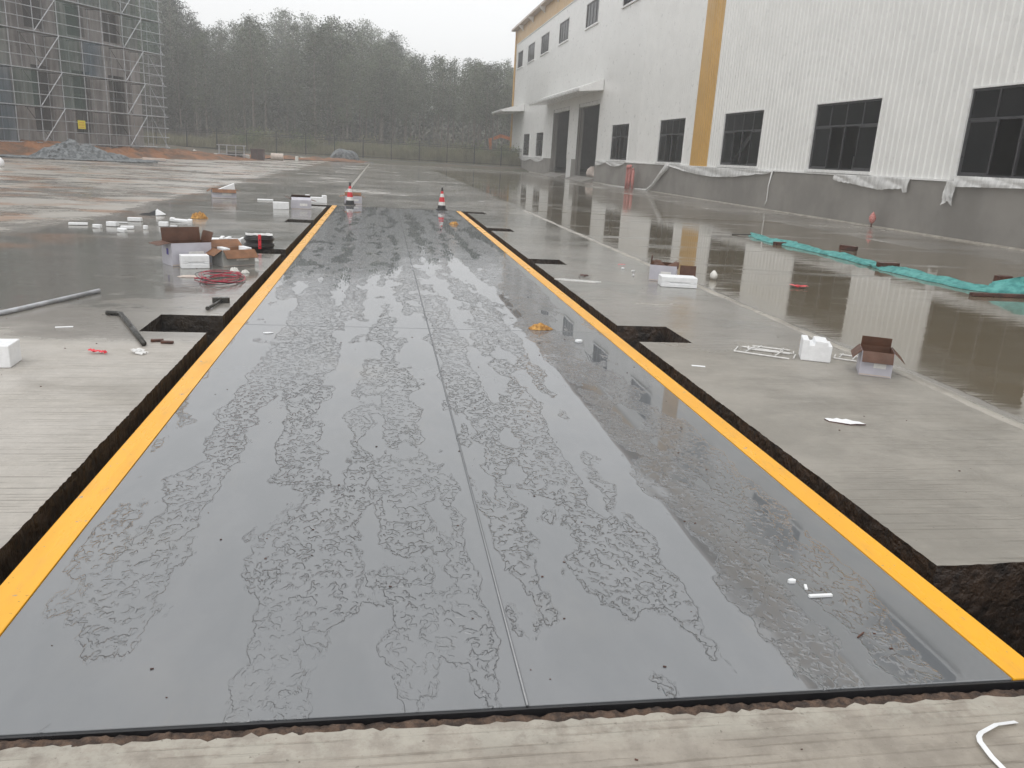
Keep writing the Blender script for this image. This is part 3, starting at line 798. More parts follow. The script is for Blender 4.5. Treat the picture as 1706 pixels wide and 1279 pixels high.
# dirt bank at the foot of the scaffolding
def bank(u, v):
    s = -16+38*u
    d = -3.6+4.0*v
    base = Vector(sp(s, d, 0)) if s < LEN+.5 else None
    q = Vector(sp(s, d, 0))
    e = math.sin(math.pi*min(1, v*1.15))**.8 if v < .87 else math.sin(math.pi*1.0)*0+.0
    fade = max(0., min(1., (21.5-s)/6))
    hh = (.55 if s < 6 else .42)*fade
    z = hh*(1-(1-min(1, v*1.8))**2)*(1+.5*fb(q.x, q.y, 0, .7))+.10*fb(q.x, q.y, 5, 1.8)*min(1, v*4)*fade+.04*fb(q.x, q.y, 9, 6)*min(1, v*4)
    return (q.x, q.y, z-.06+.1*v)
MB().grid(300, 34, bank).build('dirt_bank', M['dirt'], kind='structure', smooth=True)
MB().grid(80, 14, lambda u, v: (-13.5+12.5*u, 74+9*u+5*v, -.05+.30*math.sin(math.pi*min(1, .1+v))*(1+.6*fb(u*12, v*3, 2))*min(1, (1-u)*4+.2))).build('dirt_bank', M['dirt'], kind='structure', smooth=True)

# heaps of netting
def heap(name, label, cx, cy, rx, ry, h, strands, rz=0, mat='netheap', mat2='netstrand', seed=1, pw=2, pe=1.7):
    t = thing(name, label, 'netting heap', (cx, cy, 0), rz)
    def hz(x, y):
        r = ((abs(x)/rx)**pw+(abs(y)/ry)**pw)**(1/pw); e = max(0, 1-r**pe)**(1 if pw == 2 else .6)
        k_ = 1 if pw == 2 else .25
        return h*e*(1-.25*k_+k_*(.45*fb(x, y, seed, .9)+.25*(1-abs(nz(x, y, seed+3, 3.))*2)))-.05
    def f(u, v):
        x = (u*2-1)*rx*1.05; y = (v*2-1)*ry*1.05; return (x, y, hz(x, y))
    MB().grid(110, 50, f).build('mound', M[mat], t, smooth=True)
    rr = random.Random(seed); mb = MB()
    for _ in range(strands):
        x = rr.uniform(-.9, .9)*rx; y = rr.uniform(-.95, .4)*ry; a = rr.uniform(-.9, .9)+(math.pi if rr.random() < .5 else 0); pts = []
        for k in range(14):
            pts.append((x, y, max(0, hz(x, y))+.03+.02*rr.random())); a += rr.uniform(-.35, .35); x += .14*math.cos(a); y += .10*math.sin(a)
        mb.tube(pts, rr.uniform(.012, .034), 4, k=0)
    mb.build('folds', M[mat2], t, smooth=True, kind='stuff')
    return t
heap('netting_heap', 'big grey heap of tangled netting in front of the scaffolding', -15.9, 46.0, 2.25, 1.25, .92, 620, rz=R(22))
heap('netting_heap', 'small low heap of grey netting right of the big heap', -14.9, 48.6, 1.0, .6, .38, 90, rz=R(20), seed=4)
tarp = heap('covered_mound', 'rounded heap under grey netting at the far fence', -4.0, 84.0, 1.45, 1.1, 1.15, 260, seed=8, pw=3.2, pe=3.)
tarp['category'] = 'covered heap'
MB().grid(40, 10, lambda u, v: (-1.9+3.8*u, -1.9+1.4*v, -.05+.22*math.sin(math.pi*v)*(1+.5*nz(u*9, v)))).build('dirt_skirt', M['dirt'], tarp, smooth=True)

# ------------------------------------------------------------------ far clutter
def simplebox(name, label, cat, c, dims, mat, rz=0, bev=.01, rx=0, ry=0):
    o = MB().box(-dims[0]/2, -dims[1]/2, 0, dims[0]/2, dims[1]/2, dims[2]).build(name, M[mat], bevel=bev)
    o.location = c; o.rotation_euler = (rx, ry, rz); return tag(o, label, cat)
rk = thing('steel_rack', 'low steel trestle frame standing at the far left yard edge', 'steel frame', (-11.75, 66.5, 0), R(8))
for x in (-.9, -.35, .3, .9):
    for yv in (-.4, .4): MB().tube([(x, yv, -.01), (x, yv, 1.02)], .03, 6).build('leg', M['steel'], rk)
for yv in (-.4, .4):
    for zv in (.35, 1.02): MB().tube([(-1.05, yv, zv), (1.05, yv, zv)], .03, 6).build('rail', M['steel'], rk)
MB().box(-1.0, -.42, 1.05, 1.0, .42, 1.08).build('top_sheet', M['plank'], rk)
MB().box(-.3, -.3, 0, .8, .3, .5).build('stored_panel', M['steel_dark'], rk)
bn = thing('rusty_bin', 'square rust brown bin right of the steel frame', 'bin', (-10.1, 68.5, 0))
MB().box(-.48, -.4, -.01, .48, .4, .78).build('body', M['pinkbin'], bn, bevel=.02)
MB().box(-.52, -.44, .78, .52, .44, .84).build('rim', M['pinkbin'], bn)
for x in (-.3, 0, .3): MB().box(x-.02, -.425, .05, x+.02, -.402, .76).build('rib', M['steel_dark'], bn)
simplebox('cement_bag', 'white cement bag lying between steel frame and rusty bin', 'bag', (-10.95, 67.6, 0), (.7, .45, .38), 'foam_dirty', .2, .08)
simplebox('cement_bag', 'grey white bag left of the steel frame legs', 'bag', (-12.9, 66.6, 0), (.5, .4, .36), 'foam_dirty', -.3, .08)
# white scrap pile
sp_ = thing('white_scrap', 'bent white sheet scraps on the dirt near the fence', 'scrap', (-13.6, 66.2, .1))
for k, (dx, dz, w_, rx_, ry_) in enumerate(((-.4, .22, .9, .2, .35), (.2, .08, 1.0, .1, -.1), (-.7, .35, .5, .3, .5))):
    o = MB().box(-w_/2, -.25, 0, w_/2, .25, .09).build('sheet', M['foam_dirty'], sp_, bevel=.01); o.location = (dx, 0, dz-.12); o.rotation_euler = (rx_, ry_, .1*k)
mb = MB(); mb.tube([(-.5, 0, .27), (.5, 0, .27)], .29, 16)
ro = mb.build('insulation_roll', M['cream'], smooth=False); ro.location = (-9.0, 71.6, 0); ro.rotation_euler = (0, 0, .1); tag(ro, 'cream coloured roll lying on orange dirt near the fence', 'roll')
simplebox('pale_slab', 'flat pale board on the yard edge right of the netting heaps', 'board', (-13.6, 51.5, 0), (1.25, .7, .14), 'cream', .25, .02)
simplebox('white_can', 'tiny white container standing alone by the dirt strip', 'container', (-7.3, 70.5, 0), (.25, .2, .42), 'foam_dirty', 0, .03)
simplebox('white_board', 'thin white board lying at the foot of the far fence', 'board', (-7.2, 83.0, .12), (2.0, .6, .10), 'foam_dirty', .05, .01)
mb = MB(); mb.lathe([(.13, 0), (.17, .1), (.16, .22), (.08, .32), (.02, .34)], 12); o = mb.build('white_bag', M['foam'], smooth=True); o.location = (-14.15, 32.8, 0); tag(o, 'knotted white bag at the left edge of the yard', 'bag')

# fence
fe = thing('fence', 'long black picket fence between yard and forest', 'fence', (0, 88, 0))
for k in range(-20, 6):
    x = .6+2.9*k
    if x > 14.4: continue
    if x < -38: continue
    zb_ = .36 if x > -19 else .55
    MB().box(x-.045, -.045, zb_-.35, x+.045, .045, zb_+2.0).box(x-.06, -.06, zb_+2.0, x+.06, .06, zb_+2.05).build('post', M['fence'], fe)
for z in (.5, 1.98-.02, 2.12):
    MB().box(-37, -.02, z, 14.4, .02, z+.045).build('rail', M['fence'], fe)
pk = MB(); x = -37
while x < 14.4: pk.box(x-.015, -.012, .42, x+.015, .012, 2.32); x += .125
pk.build('pickets', M['fence'], fe, kind='stuff')
MB().box(-37, -.14, -.3, 14.44, .14, .37).build('plinth', M['plinth'], fe)

# excavator behind the fence
ex = thing('excavator', 'orange excavator boom and bucket behind the fence by the factory corner', 'excavator', (18.2, 103, tz(18, 103)))
MB().prism([(0, 0), (1.0, .9), (3.1, 1.35), (4.4, .75), (4.3, .45), (3.0, .95), (1.2, .5), (.4, -.1)], -.18, .18, T(-1.0, 0, 1.9, math.pi, R(90))).build('boom', M['orange'], ex)
MB().prism([(0, 0), (.35, .1), (.2, -1.3), (-.1, -1.3)], -.13, .13, T(-5.2, 0, 2.6, math.pi, R(90))).build('stick', M['orange'], ex)
MB().prism([(0, 0), (.5, -.1), (.6, -.5), (.2, -.8), (-.3, -.6), (-.1, -.2)], -.4, .4, T(-5.2, 0, 1.35, math.pi, R(90))).build('bucket', M['steel_dark'], ex)
MB().box(-1, -1.1, .9, 2.4, 1.1, 2.0).build('body', M['orange'], ex, bevel=.08)
MB().box(-1.1, -1.0, 1.2, .2, -.1, 2.8).build('cab', M['frame'], ex, bevel=.08)
for s in (-1, 1): MB().box(-1.6, s*1.0-.25, -.02, 1.8, s*1.0+.25, .8).build('track', M['rubber'], ex, bevel=.2)

# ------------------------------------------------------------------ trees
SIL = [(-.40, .172), (-.27, .17), (-.232, .160), (-.215, .132), (-.195, .126), (-.147, .133), (-.102, .140), (-.066, .135), (-.03, .139), (-.01, .131), (.011, .1245), (.03, .112), (.0527, .105), (.0876, .1045), (.144, .1066), (.3, .105), (.6, .12)]
def sil(u):
    for (a, p), (b, q) in zip(SIL[:-1], SIL[1:]):
        if a <= u <= b: return p+(q-p)*(u-a)/(b-a)
    return .13
def tree_proto(seed, crown0=.38, nclump=26, leaves=70, wid=.13, mat='leaf', lean=.02):
    """unit height 16 m"""
    r = random.Random(seed); H = 16.
    t = bpy.data.objects.new('eucalyptus_tree', None); col.objects.link(t)
    tr = MB(); ax = [(lean*H*math.sin(k*.5+seed)*k/10*.5, lean*H*math.cos(k*.6+seed)*k/10*.5, H*.97*k/10) for k in range(11)]
    tr.tube(ax, [.15*(1-.9*k/10)+.012 for k in range(11)], 6)
    lf = MB()
    def at(z):
        k = min(9.99, z/(H*.097)); i = int(k); f = k-i; a = Vector(ax[i]); b = Vector(ax[min(10, i+1)]); return a+(b-a)*f
    for c in range(nclump):
        f = (c+.5)/nclump; z = H*(crown0+(.985-crown0)*f)
        rad = H*wid*(max(.0, math.sin(math.pi*(f*.80+.14)))**.8)*r.uniform(.5, 1.15)+.25
        a = c*2.4+r.uniform(-.5, .5); d = rad*r.uniform(.25, .95)
        p0 = at(max(1, z-rad*.9)); p = at(z)+Vector((math.cos(a)*d, math.sin(a)*d, 0))
        if c % 2 == 0: tr.tube([p0, (p0+p)/2+Vector((0, 0, .1)), p], [.035, .025, .01], 4)
        cr_ = rad*r.uniform(.36, .56)+.3
        for _ in range(leaves):
            q = Vector((r.gauss(0, 1), r.gauss(0, 1), r.gauss(0, .8))); q = q*(cr_*.55)
            o = p+q; s = r.uniform(.08, .19)
            u = Vector((r.gauss(0, 1), r.gauss(0, 1), r.gauss(0, .6))).normalized(); w = u.cross(Vector((r.gauss(0, 1), r.gauss(0, 1), r.gauss(0, 1)))).normalized()
            b = len(lf.v); lf.v += [tuple(o-u*s), tuple(o+w*s*.5), tuple(o+u*s), tuple(o-w*s*.5)]; lf.face([b, b+1, b+2, b+3])
    tr.build('trunk', M['bark'], t, smooth=True); lf.build('crown', M[mat], t)
    return t
protos = [tree_proto(1), tree_proto(2, .5, 22, 80, .15), tree_proto(3, .3, 30, 70, .12), tree_proto(4, .44, 26, 75, .16), tree_proto(5, .12, 36, 70, .14, 'leaf2'), tree_proto(6, .08, 38, 60, .16, 'leaf2')]
rt_ = random.Random(11); used = set(); n = 0
TG = 'tall eucalyptus trees of the hazy forest beyond the black fence'
TL = 'tall slender eucalyptus tree of the hazy forest beyond the black fence'
tries = 0; placed = []
while n < 285 and tries < 6000:
    tries += 1
    row = rt_.random()
    bk = rt_.random() < .42
    y = rt_.uniform(142, 176) if bk else 98+(rt_.random()**1.2)*34
    u = rt_.uniform(-.40, .20)
    if u > .03 and rt_.random() < .45: continue
    x = u*y
    if x < -24 and y < 90: continue
    if any((x-a)**2+(y-b)**2 < 1.7**2 for a, b in placed): continue
    placed.append((x, y))
    z0 = tz(x, y)-.15
    top = 1.43+sil(u)*y*(rt_.uniform(.88, 1.03) if bk or u > .03 or rt_.random() < .3 else rt_.uniform(.66, .93))
    if y < 104 and rt_.random() < .3: top *= .8
    h = (top-z0)/16.
    if u < -.18: i = rt_.choice((4, 5, 2, 0, 4))
    elif u < .0: i = rt_.choice((0, 1, 2, 3, 4))
    else: i = rt_.choice((0, 1, 3, 3))
    p = protos[i]; w = h*rt_.uniform(.8, 1.15)
    if i in used: t = dup(p, (x, y, z0), rt_.uniform(0, 6.28), (w, w, h))
    else: t = p; used.add(i); t.location = (x, y, z0); t.rotation_euler = (0, 0, rt_.uniform(0, 6.28)); t.scale = (w, w, h)
    zone = 'left of centre, from the scaffolding to the netted mound' if x/y < -.04 else 'right of centre, between the netted mound and the factory'
    kd = 'bushy eucalyptus tree leafy down to the ground' if i >= 4 else 'slender eucalyptus tree with a bare lower trunk'
    tag(t, kd+' in the forest '+zone.split(',')[0], 'tree', kd.split(' tree')[0]+' trees in the forest '+zone); n += 1
for i, p in enumerate(protos):
    if i not in used:
        for c in list(p.children): bpy.data.objects.remove(c)
        bpy.data.objects.remove(p)
# far wood behind: reads as one mass
wd = MB(); rw = random.Random(3)
for _ in range(15000):
    y = rw.uniform(180, 200); u = rw.uniform(-.42, .22); x = u*y
    top = 1.43+sil(u)*y*.74; z = tz(x, y)+rw.random()**.8*(top-tz(x, y))*(.88+.12*math.sin(x*.9))
    s = rw.uniform(.35, .8); a = Vector((rw.gauss(0, 1), rw.gauss(0, 1), rw.gauss(0, 1))).normalized(); b_ = a.cross(Vector((rw.gauss(0, 1), .3, 1))).normalized(); o = Vector((x, y, z))
    k = len(wd.v); wd.v += [tuple(o-a*s), tuple(o+b_*s*.6), tuple(o+a*s), tuple(o-b_*s*.6)]; wd.face([k, k+1, k+2, k+3])
for _ in range(26000):
    y = rw.uniform(126, 141); u = rw.uniform(-.42, .22); x = u*y
    if u > .03 and rw.random() < .5: continue
    top = 1.43+sil(u)*y*(.50+.08*math.sin(x*.7)); z0 = tz(x, y); z = z0+rw.random()*(top-z0)
    s = rw.uniform(.2, .5); a = Vector((rw.gauss(0, 1), rw.gauss(0, 1), rw.gauss(0, 1))).normalized(); b_ = a.cross(Vector((rw.gauss(0, 1), .3, 1))).normalized(); o = Vector((x, y, z))
    k = len(wd.v); wd.v += [tuple(o-a*s), tuple(o+b_*s*.6), tuple(o+a*s), tuple(o-b_*s*.6)]; wd.face([k, k+1, k+2, k+3])
tag(wd.build('distant_wood', M['leaf2'], kind='stuff'), 'dim mass of distant wood behind the front trees', 'wood')
# shrubs behind the fence
def shrub_proto(seed, mat='shrub'):
    r = random.Random(seed); t = bpy.data.objects.new('shrub', None); col.objects.link(t); lf = MB(); st_ = MB()
    for k in range(7):
        a = k*.9+r.random(); e = (math.cos(a)*r.uniform(.3, .8), math.sin(a)*r.uniform(.3, .8), r.uniform(.9, 1.6)); st_.tube([(0, 0, 0), (e[0]*.4, e[1]*.4, e[2]*.6), e], [.03, .02, .008], 4)
        for _ in range(110):
            o = Vector(e)+Vector((r.gauss(0, .3), r.gauss(0, .3), r.gauss(-.25, .35))); o.z = max(.05, o.z)
            s = r.uniform(.05, .13); u = Vector((r.gauss(0, 1), r.gauss(0, 1), r.gauss(0, 1))).normalized(); w = u.cross(Vector((.3, r.gauss(0, 1), 1))).normalized()
            b = len(lf.v); lf.v += [tuple(o-u*s), tuple(o+w*s*.5), tuple(o+u*s), tuple(o-w*s*.5)]; lf.face([b, b+1, b+2, b+3])
    st_.build('stem', M['bark'], t); lf.build('foliage', M[mat], t); return t
sps = [shrub_proto(21), shrub_proto(22, 'grass'), shrub_proto(23)]
rs = random.Random(9)
for i in range(60):
    x = rs.uniform(-17, 16) if i < 40 else rs.uniform(0, 16); y = rs.uniform(90, 96.5); s = rs.uniform(.7, 1.25); z = tz(x, y)-.05
    q = sps[i % 3]
    if i < 3: t = q; t.location = (x, y, z); t.scale = (s, s, s)
    else: t = dup(q, (x, y, z), rs.uniform(0, 6), (s, s, s))
    zz = 'left half of' if x < -2 else 'right half of'; kd = 'pale straw green' if i % 3 == 1 else 'yellow green'
    tag(t, kd+' shrub just behind the '+zz+' the black fence', 'shrub', kd+' shrubs behind the '+zz+' the fence')
gr = MB()
for _ in range(26000):
    x = rs.uniform(-36, 17) if rs.random() < .4 else rs.uniform(-7, 17); y = rs.uniform(88.6, 97); z = tz(x, y)-.03; h = rs.uniform(.4, 1.2 if x < -5 else 1.7); dx = rs.gauss(0, .2); dy = rs.gauss(0, .15); w = .045
    k = len(gr.v); gr.v += [(x-w, y, z), (x+w, y, z), (x+dx, y+dy, z+h)]; gr.face([k, k+1, k+2])
tag(gr.build('tall_grass', M['grass'], kind='stuff'), 'tall reedy grass in the strip behind the fence', 'grass')

# ------------------------------------------------------------------ traffic cones
def cone(label, x, y):
    t = thing('traffic_cone', label, 'traffic cone', (x, y, 0), group='traffic cones at the far end of the deck')
    MB().box(-.14, -.14, 0, .14, .14, .022).build('base', M['rubber'], t, bevel=.006)
    def rr(z): return .112-(z-.022)*.185
    for a, b, m_ in ((.022, .115, 'rubber'), (.115, .20, 'coneW'), (.20, .32, 'red'), (.32, .405, 'coneW'), (.405, .47, 'red'), (.47, .515, 'rubber')):
        MB().lathe([(rr(a), a+.0003), (rr(b), b-.0003)], 24).build('band', M[m_], t, smooth=False)
    MB().lathe([(.018, .515), (.024, .53), (.022, .55), (.008, .562)], 12).build('tip', M['rubber'], t, smooth=True)
cone('red and white traffic cone standing in front of the small carton', -1.19, 21.35)
cone('red and white traffic cone standing alone at the right end of the deck', 1.14, 21.15)

# ------------------------------------------------------------------ cartons and foam
def carton(label, x, y, rz, w, d, h, flaps, out='card_out', inn='card_in', tilt=(0, 0), extra=None, group=None, print_=None):
    """flaps: {side: (angle from upright outward in degrees, length)} sides -y +y -x +x"""
    t = thing('carton', label, 'carton', (x, y, 0.001), rz, group); t.rotation_euler = (R(tilt[0]), R(tilt[1]), rz)
    mo_, mi_ = M[out], M[inn]; th = .005
    MB().box(-w/2+th, -d/2+th, 0, w/2-th, d/2-th, th, ks=(0, 1, 0, 0, 0, 0)).build('bottom', [mo_, mi_], t)
    MB().box(-w/2, -d/2, 0, w/2, -d/2+th, h, ks=(0, 1, 0, 1, 0, 0)).build('side_panel', [mo_, mi_], t)
    MB().box(-w/2, d/2-th, 0, w/2, d/2, h, ks=(0, 1, 1, 0, 0, 0)).build('side_panel', [mo_, mi_], t)
    MB().box(-w/2, -d/2+th, 0, -w/2+th, d/2-th, h, ks=(0, 1, 0, 0, 0, 1)).build('side_panel', [mo_, mi_], t)
    MB().box(w/2-th, -d/2+th, 0, w/2, d/2-th, h, ks=(0, 1, 0, 0, 1, 0)).build('side_panel', [mo_, mi_], t)
    for s, (an, ln) in flaps.items():
        L_ = w if s in ('-y', '+y') else d
        a = R(an)
        base = {'-y': T(0, -d/2, h, 0), '+y': T(0, d/2, h, math.pi), '-x': T(-w/2, 0, h, -math.pi/2), '+x': T(w/2, 0, h, math.pi/2)}[s]
        mt = base @ Matrix.Rotation(a, 4, 'X')
        mb = MB()
        n_ = 4; L2 = L_/2-.006
        for q in range(n_):   # slightly bowed flap
            z0, z1 = ln*q/n_, ln*(q+1)/n_; y0 = -.012*(z0/ln)**2*ln*6; y1 = -.012*(z1/ln)**2*ln*6
            b = len(mb.v); tp = .05*0
            mb.v += [tuple(mt @ Vector(v)) for v in ((-L2, y0, z0), (L2, y0, z0), (L2, y1, z1), (-L2, y1, z1), (-L2, y0+th, z0), (L2, y0+th, z0), (L2, y1+th, z1), (-L2, y1+th, z1))]
            mb.face([b, b+1, b+2, b+3], 0); mb.face([b+7, b+6, b+5, b+4], 1)
            mb.face([b, b+3, b+7, b+4], 1); mb.face([b+1, b+5, b+6, b+2], 1)
            if q == n_-1: mb.face([b+3, b+2, b+6, b+7], 1)
        mb.build('flap', [mo_, mi_], t)
    MB().box(-w*.08, -d/2-.0012, h*.35, w*.30, -d/2-.0002, h*.62).build('torn_label', M['coneW'], t)
    MB().box(-w*.5+.004, -d/2-.0010, h*.02, w*.5-.004, -d/2-.0001, h*.07).build('packing_tape', M['cream'], t)
    if print_: 
        px_, pz_, pw_, ph_ = print_
        MB().box(-w/2-.001, px_, pz_, -w/2-.0002, px_+pw_, pz_+ph_).build('printed_mark', M['print'], t)
    return t
def foam(name, label, x, y, rz, w, d, h, kind='block', z=0., tilt=(0, 0), mat='foam', cat='foam block', group=None):
    mb = MB()
    if kind == 'block': mb.box(-w/2, -d/2, 0, w/2, d/2, h)
    elif kind == 'tray':
        mb.prism([(-w/2, 0), (w/2, 0), (w/2, h), (w*.3, h), (w*.3, h*.72), (-w*.3, h*.72), (-w*.3, h), (-w/2, h)], -d/2, d/2, Matrix(((1, 0, 0, 0), (0, 0, -1, 0), (0, 1, 0, 0), (0, 0, 0, 1))))
    elif kind == 'slot':
        e = .012; s0, s1 = h*.36, h*.5
        mb.box(-w/2, -d/2+e, 0, w/2, d/2, h)
        mb.box(-w/2, -d/2, 0, w/2, -d/2+e-.0003, s0); mb.box(-w/2, -d/2, s1, w/2, -d/2+e-.0003, h)
        mb.box(-w/2, -d/2, s0+.0003, -w*.25, -d/2+e-.0003, s1-.0003); mb.box(w*.3, -d/2, s0+.0003, w/2, -d/2+e-.0003, s1-.0003)
    elif kind == 'U':
        mb.prism([(-w/2, 0), (w/2, 0), (w/2, h*.82), (w*.36, h*.82), (w*.34, h*.98), (-w*.08, h), (-w*.10, h*.80), (-w*.26, h*.78), (-w*.28, h), (-w*.5, h)], -d/2, d/2, Matrix(((1, 0, 0, 0), (0, 0, -1, 0), (0, 1, 0, 0), (0, 0, 0, 1))))
    elif kind == 'shard':
        r = random.Random(int(x*100+y*37)); n_ = 7
        mb.prism([(w/2*math.cos(2*math.pi*i/n_)*r.uniform(.6, 1.1), d/2*math.sin(2*math.pi*i/n_)*r.uniform(.6, 1.1)) for i in range(n_)], 0, h)
    o = mb.build(name, M[mat], bevel=min(.006, h*.2)); o.location = (x, y, z+.001); o.rotation_euler = (R(tilt[0]), R(tilt[1]), rz)
    return tag(o, label, cat, group)
# left group
carton('large pale carton with raised dark brown flap and purple mark, leftmost of the pair', -2.64, 9.90, R(34), .46, .30, .26, {'+y': (6, .15), '-x': (95, .15), '+x': (14, .12)}, print_=(-.05, .12, .06, .07))
foam('foam_block', 'long white foam block leaning between the two large cartons', -2.50, 9.62, R(20), .30, .17, .145, 'slot')
carton('grey carton with tan flaps folded outward, right of the foam block', -2.13, 9.96, R(36), .40, .28, .19, {'-y': (128, .13), '-x': (118, .12), '+y': (55, .15), '+x': (150, .10)}, 'card_grey', 'card_tan')
foam('foam_packing', 'white foam lid standing inside the grey carton with tan flaps', -2.12, 9.99, R(36), .34, .20, .205, 'tray', cat='foam lid')
foam('foam_packing', 'white foam lid behind the large pale carton, left one', -2.72, 11.95, R(5), .24, .30, .10, 'tray', cat='foam lid')
foam('foam_packing', 'white foam lid behind the grey carton, right one', -2.46, 12.02, R(-4), .25, .28, .09, 'tray', cat='foam lid')
# cable reel wrapped in film
rl = thing('cable_coil', 'thick black cable coil with a red band beside the grey carton', 'cable coil', (-2.08, 11.72, 0), R(10))
for k in range(9):
    r_ = .145+.012*math.sin(k*1.3); mb = MB()
    mb.tube([(r_*1.25*math.cos(a), r_*math.sin(a), .016+k*.018) for a in [2*math.pi*i/24 for i in range(24)]], .014, 6, closed=True); mb.build('cable_turn', M['blackwire'], rl, smooth=True)
MB().box(-.02, -.168, 0, .02, -.158, .185).box(-.02, -.168, .186, .02, -.10, .192).build('red_band', M['redfilm'], rl)
MB().grid(20, 14, lambda u, v: ((u-.5)*.36, (v-.5)*.26, .185+.02*fb(u*3, v*3, 1))).build('film_cover', M['film'], rl, smooth=True)
# far cartons near the deck end
carton('small white carton with open brown flaps standing alone on the far left', -4.35, 21.75, R(14), .58, .42, .22, {'-y': (140, .10), '-x': (120, .12), '+x': (110, .12)}, 'card_out', 'card_tan')
carton('dented white carton on the left of the deck end among foam blocks', -2.22, 19.35, R(8), .44, .36, .20, {'-x': (60, .14), '+y': (-60, .18), '-y': (-75, .16), '+x': (100, .12)}, 'card_out', 'card_in')
foam('foam_block', 'square white foam block left of the dented far carton', -2.62, 18.95, R(8), .34, .2, .15)
foam('foam_block', 'white foam block behind the dented far carton', -2.05, 21.55, R(10), .52, .25, .19, 'tray')
foam('foam_sheet', 'thin white foam sheet left of the far foam blocks', -3.3, 21.5, R(5), .38, .2, .03, cat='foam sheet')
carton('small carton with brown flaps directly behind the left traffic cone', -1.13, 21.95, R(4), .44, .34, .20, {'-x': (100, .14), '+x': (110, .1), '+y': (20, .08)}, 'card_out', 'card_tan')
mb = MB(); mb.prism([(-.2, 0), (.22, 0), (.2, .17)], -.12, .12, Matrix(((1, 0, 0, 0), (0, 0, -1, 0), (0, 1, 0, 0), (0, 0, 0, 1))))
o = mb.build('foam_wedge', M['foam'], bevel=.004); o.location = (-4.30, 21.78, .20); o.rotation_euler = (0, 0, R(14)); tag(o, 'white foam wedge sticking out of the lone far carton', 'foam wedge')
# foam scraps
for i, (x, y, w, d, h, k, rz, lb) in enumerate((
    (-5.12, 13.75, .27, .10, .035, 'block', .25, 'long flat foam strip, leftmost of the scattered scraps'),
    (-4.75, 13.45, .14, .12, .05, 'shard', .4, 'jagged foam scrap just right of the leftmost strip'),
    (-4.62, 13.78, .16, .10, .07, 'block', -.2, 'small foam cube behind the jagged scrap'),
    (-4.66, 14.35, .20, .06, .015, 'block', .1, 'thin foam sliver behind the scattered cubes'),
    (-4.24, 13.0, .19, .15, .05, 'shard', -.3, 'pointed foam wedge nearest among the left scraps'),
    (-4.32, 13.5, .19, .11, .04, 'block', .15, 'flat foam piece behind the pointed wedge'),
    (-4.55, 14.75, .22, .10, .06, 'block', .0, 'foam bar standing behind the flat pieces'),
    (-4.06, 13.5, .09, .08, .06, 'shard', .5, 'tiny foam ball to the right of the wedge'),
    (-3.93, 14.1, .14, .12, .07, 'block', .1, 'small upright foam cube left of the tray'),
    (-3.78, 14.12, .11, .07, .012, 'block', .0, 'thin foam chip touching the small upright cube'),
    (-3.86, 15.0, .36, .16, .05, 'tray', .12, 'long foam tray in front of the yellow rag'),
)):
    foam('foam_scrap', lb, x, y, rz, w, d, h, k, tilt=(0, 0) if k == 'block' else (3, 4), cat='foam scrap')
def crumple(name, label, x, y, w, d, h, mat, cat, rz=0, seed=0, z=0., res=20):
    mb = MB()
    def f(u, v):
        a = (u-.5)*2; b = (v-.5)*2; r = min(1, math.sqrt(a*a+b*b)); q = (1+.25*fb(a, b, seed, 1.7))*(min(1, 1/max(1e-6, math.sqrt(a*a+b*b))) if a*a+b*b > 1 else 1)
        zz = h*(1-r**2.2)*(.55+.8*abs(fb(a, b, seed+4, 2.4)))+.004 if r < .98 else 0.0
        return (a*w/2*q, b*d/2*q, max(0, zz))
    mb.grid(res, res, f); o = mb.build(name, M[mat], smooth=False); o.location = (x, y, z+.002); o.rotation_euler = (0, 0, rz)
    return tag(o, label, cat)
crumple('yellow_rag', 'crumpled yellow brown rag on wet concrete behind the foam tray', -3.72, 15.75, .30, .16, .13, 'cloth_tan', 'rag', .1, 3)
crumple('work_glove', 'crumpled yellow glove on the deck near the first plate joint', .96, 6.66, .21, .10, .05, 'cloth_tan', 'glove', -.05, 5, ZD)
crumple('work_glove', 'small yellow glove on the deck near its far end', 1.09, 16.85, .20, .14, .06, 'cloth_tan', 'glove', 0, 6, ZD)
mb = MB(); mb.v = [(-.17, -.08, 0), (.02, -.10, .09), (.18, -.05, .015), (.15, .09, .01), (.0, .10, .10), (-.15, .07, .0), (.03, -.16, .0)]; mb.face([0, 1, 4, 5]); mb.face([1, 2, 3, 4], 1); mb.face([0, 6, 1]); mb.face([6, 2, 1], 1)
o = mb.build('paper_tent', [M['black'], M['foam']]); o.location = (-4.55, 16.1, .003); tag(o, 'folded black and white card standing like a tent', 'card')
crumple('plastic_scrap', 'dark plastic scrap left of the folded card tent', -4.72, 16.05, .22, .07, .03, 'black', 'plastic scrap', .1, 12)
# small trash in front of the grey carton
crumple('paper_ball', 'crumpled white paper with black stripe in front of the grey carton', -2.03, 9.42, .10, .09, .05, 'foam_dirty', 'paper', 0, 17)
crumple('paper_ball', 'small torn paper piece right of the crumpled paper', -1.90, 9.33, .09, .07, .035, 'foam_dirty', 'paper', 0, 18)
crumple('plastic_scrap', 'tiny clear plastic scrap beside the carton by the notch', -1.93, 10.3, .08, .05, .05, 'film', 'plastic scrap', 0, 9)
crumple('wet_paper', 'flattened beige paper left of the red cable coil', -2.42, 8.95, .20, .12, .012, 'cream', 'paper', .2, 10)
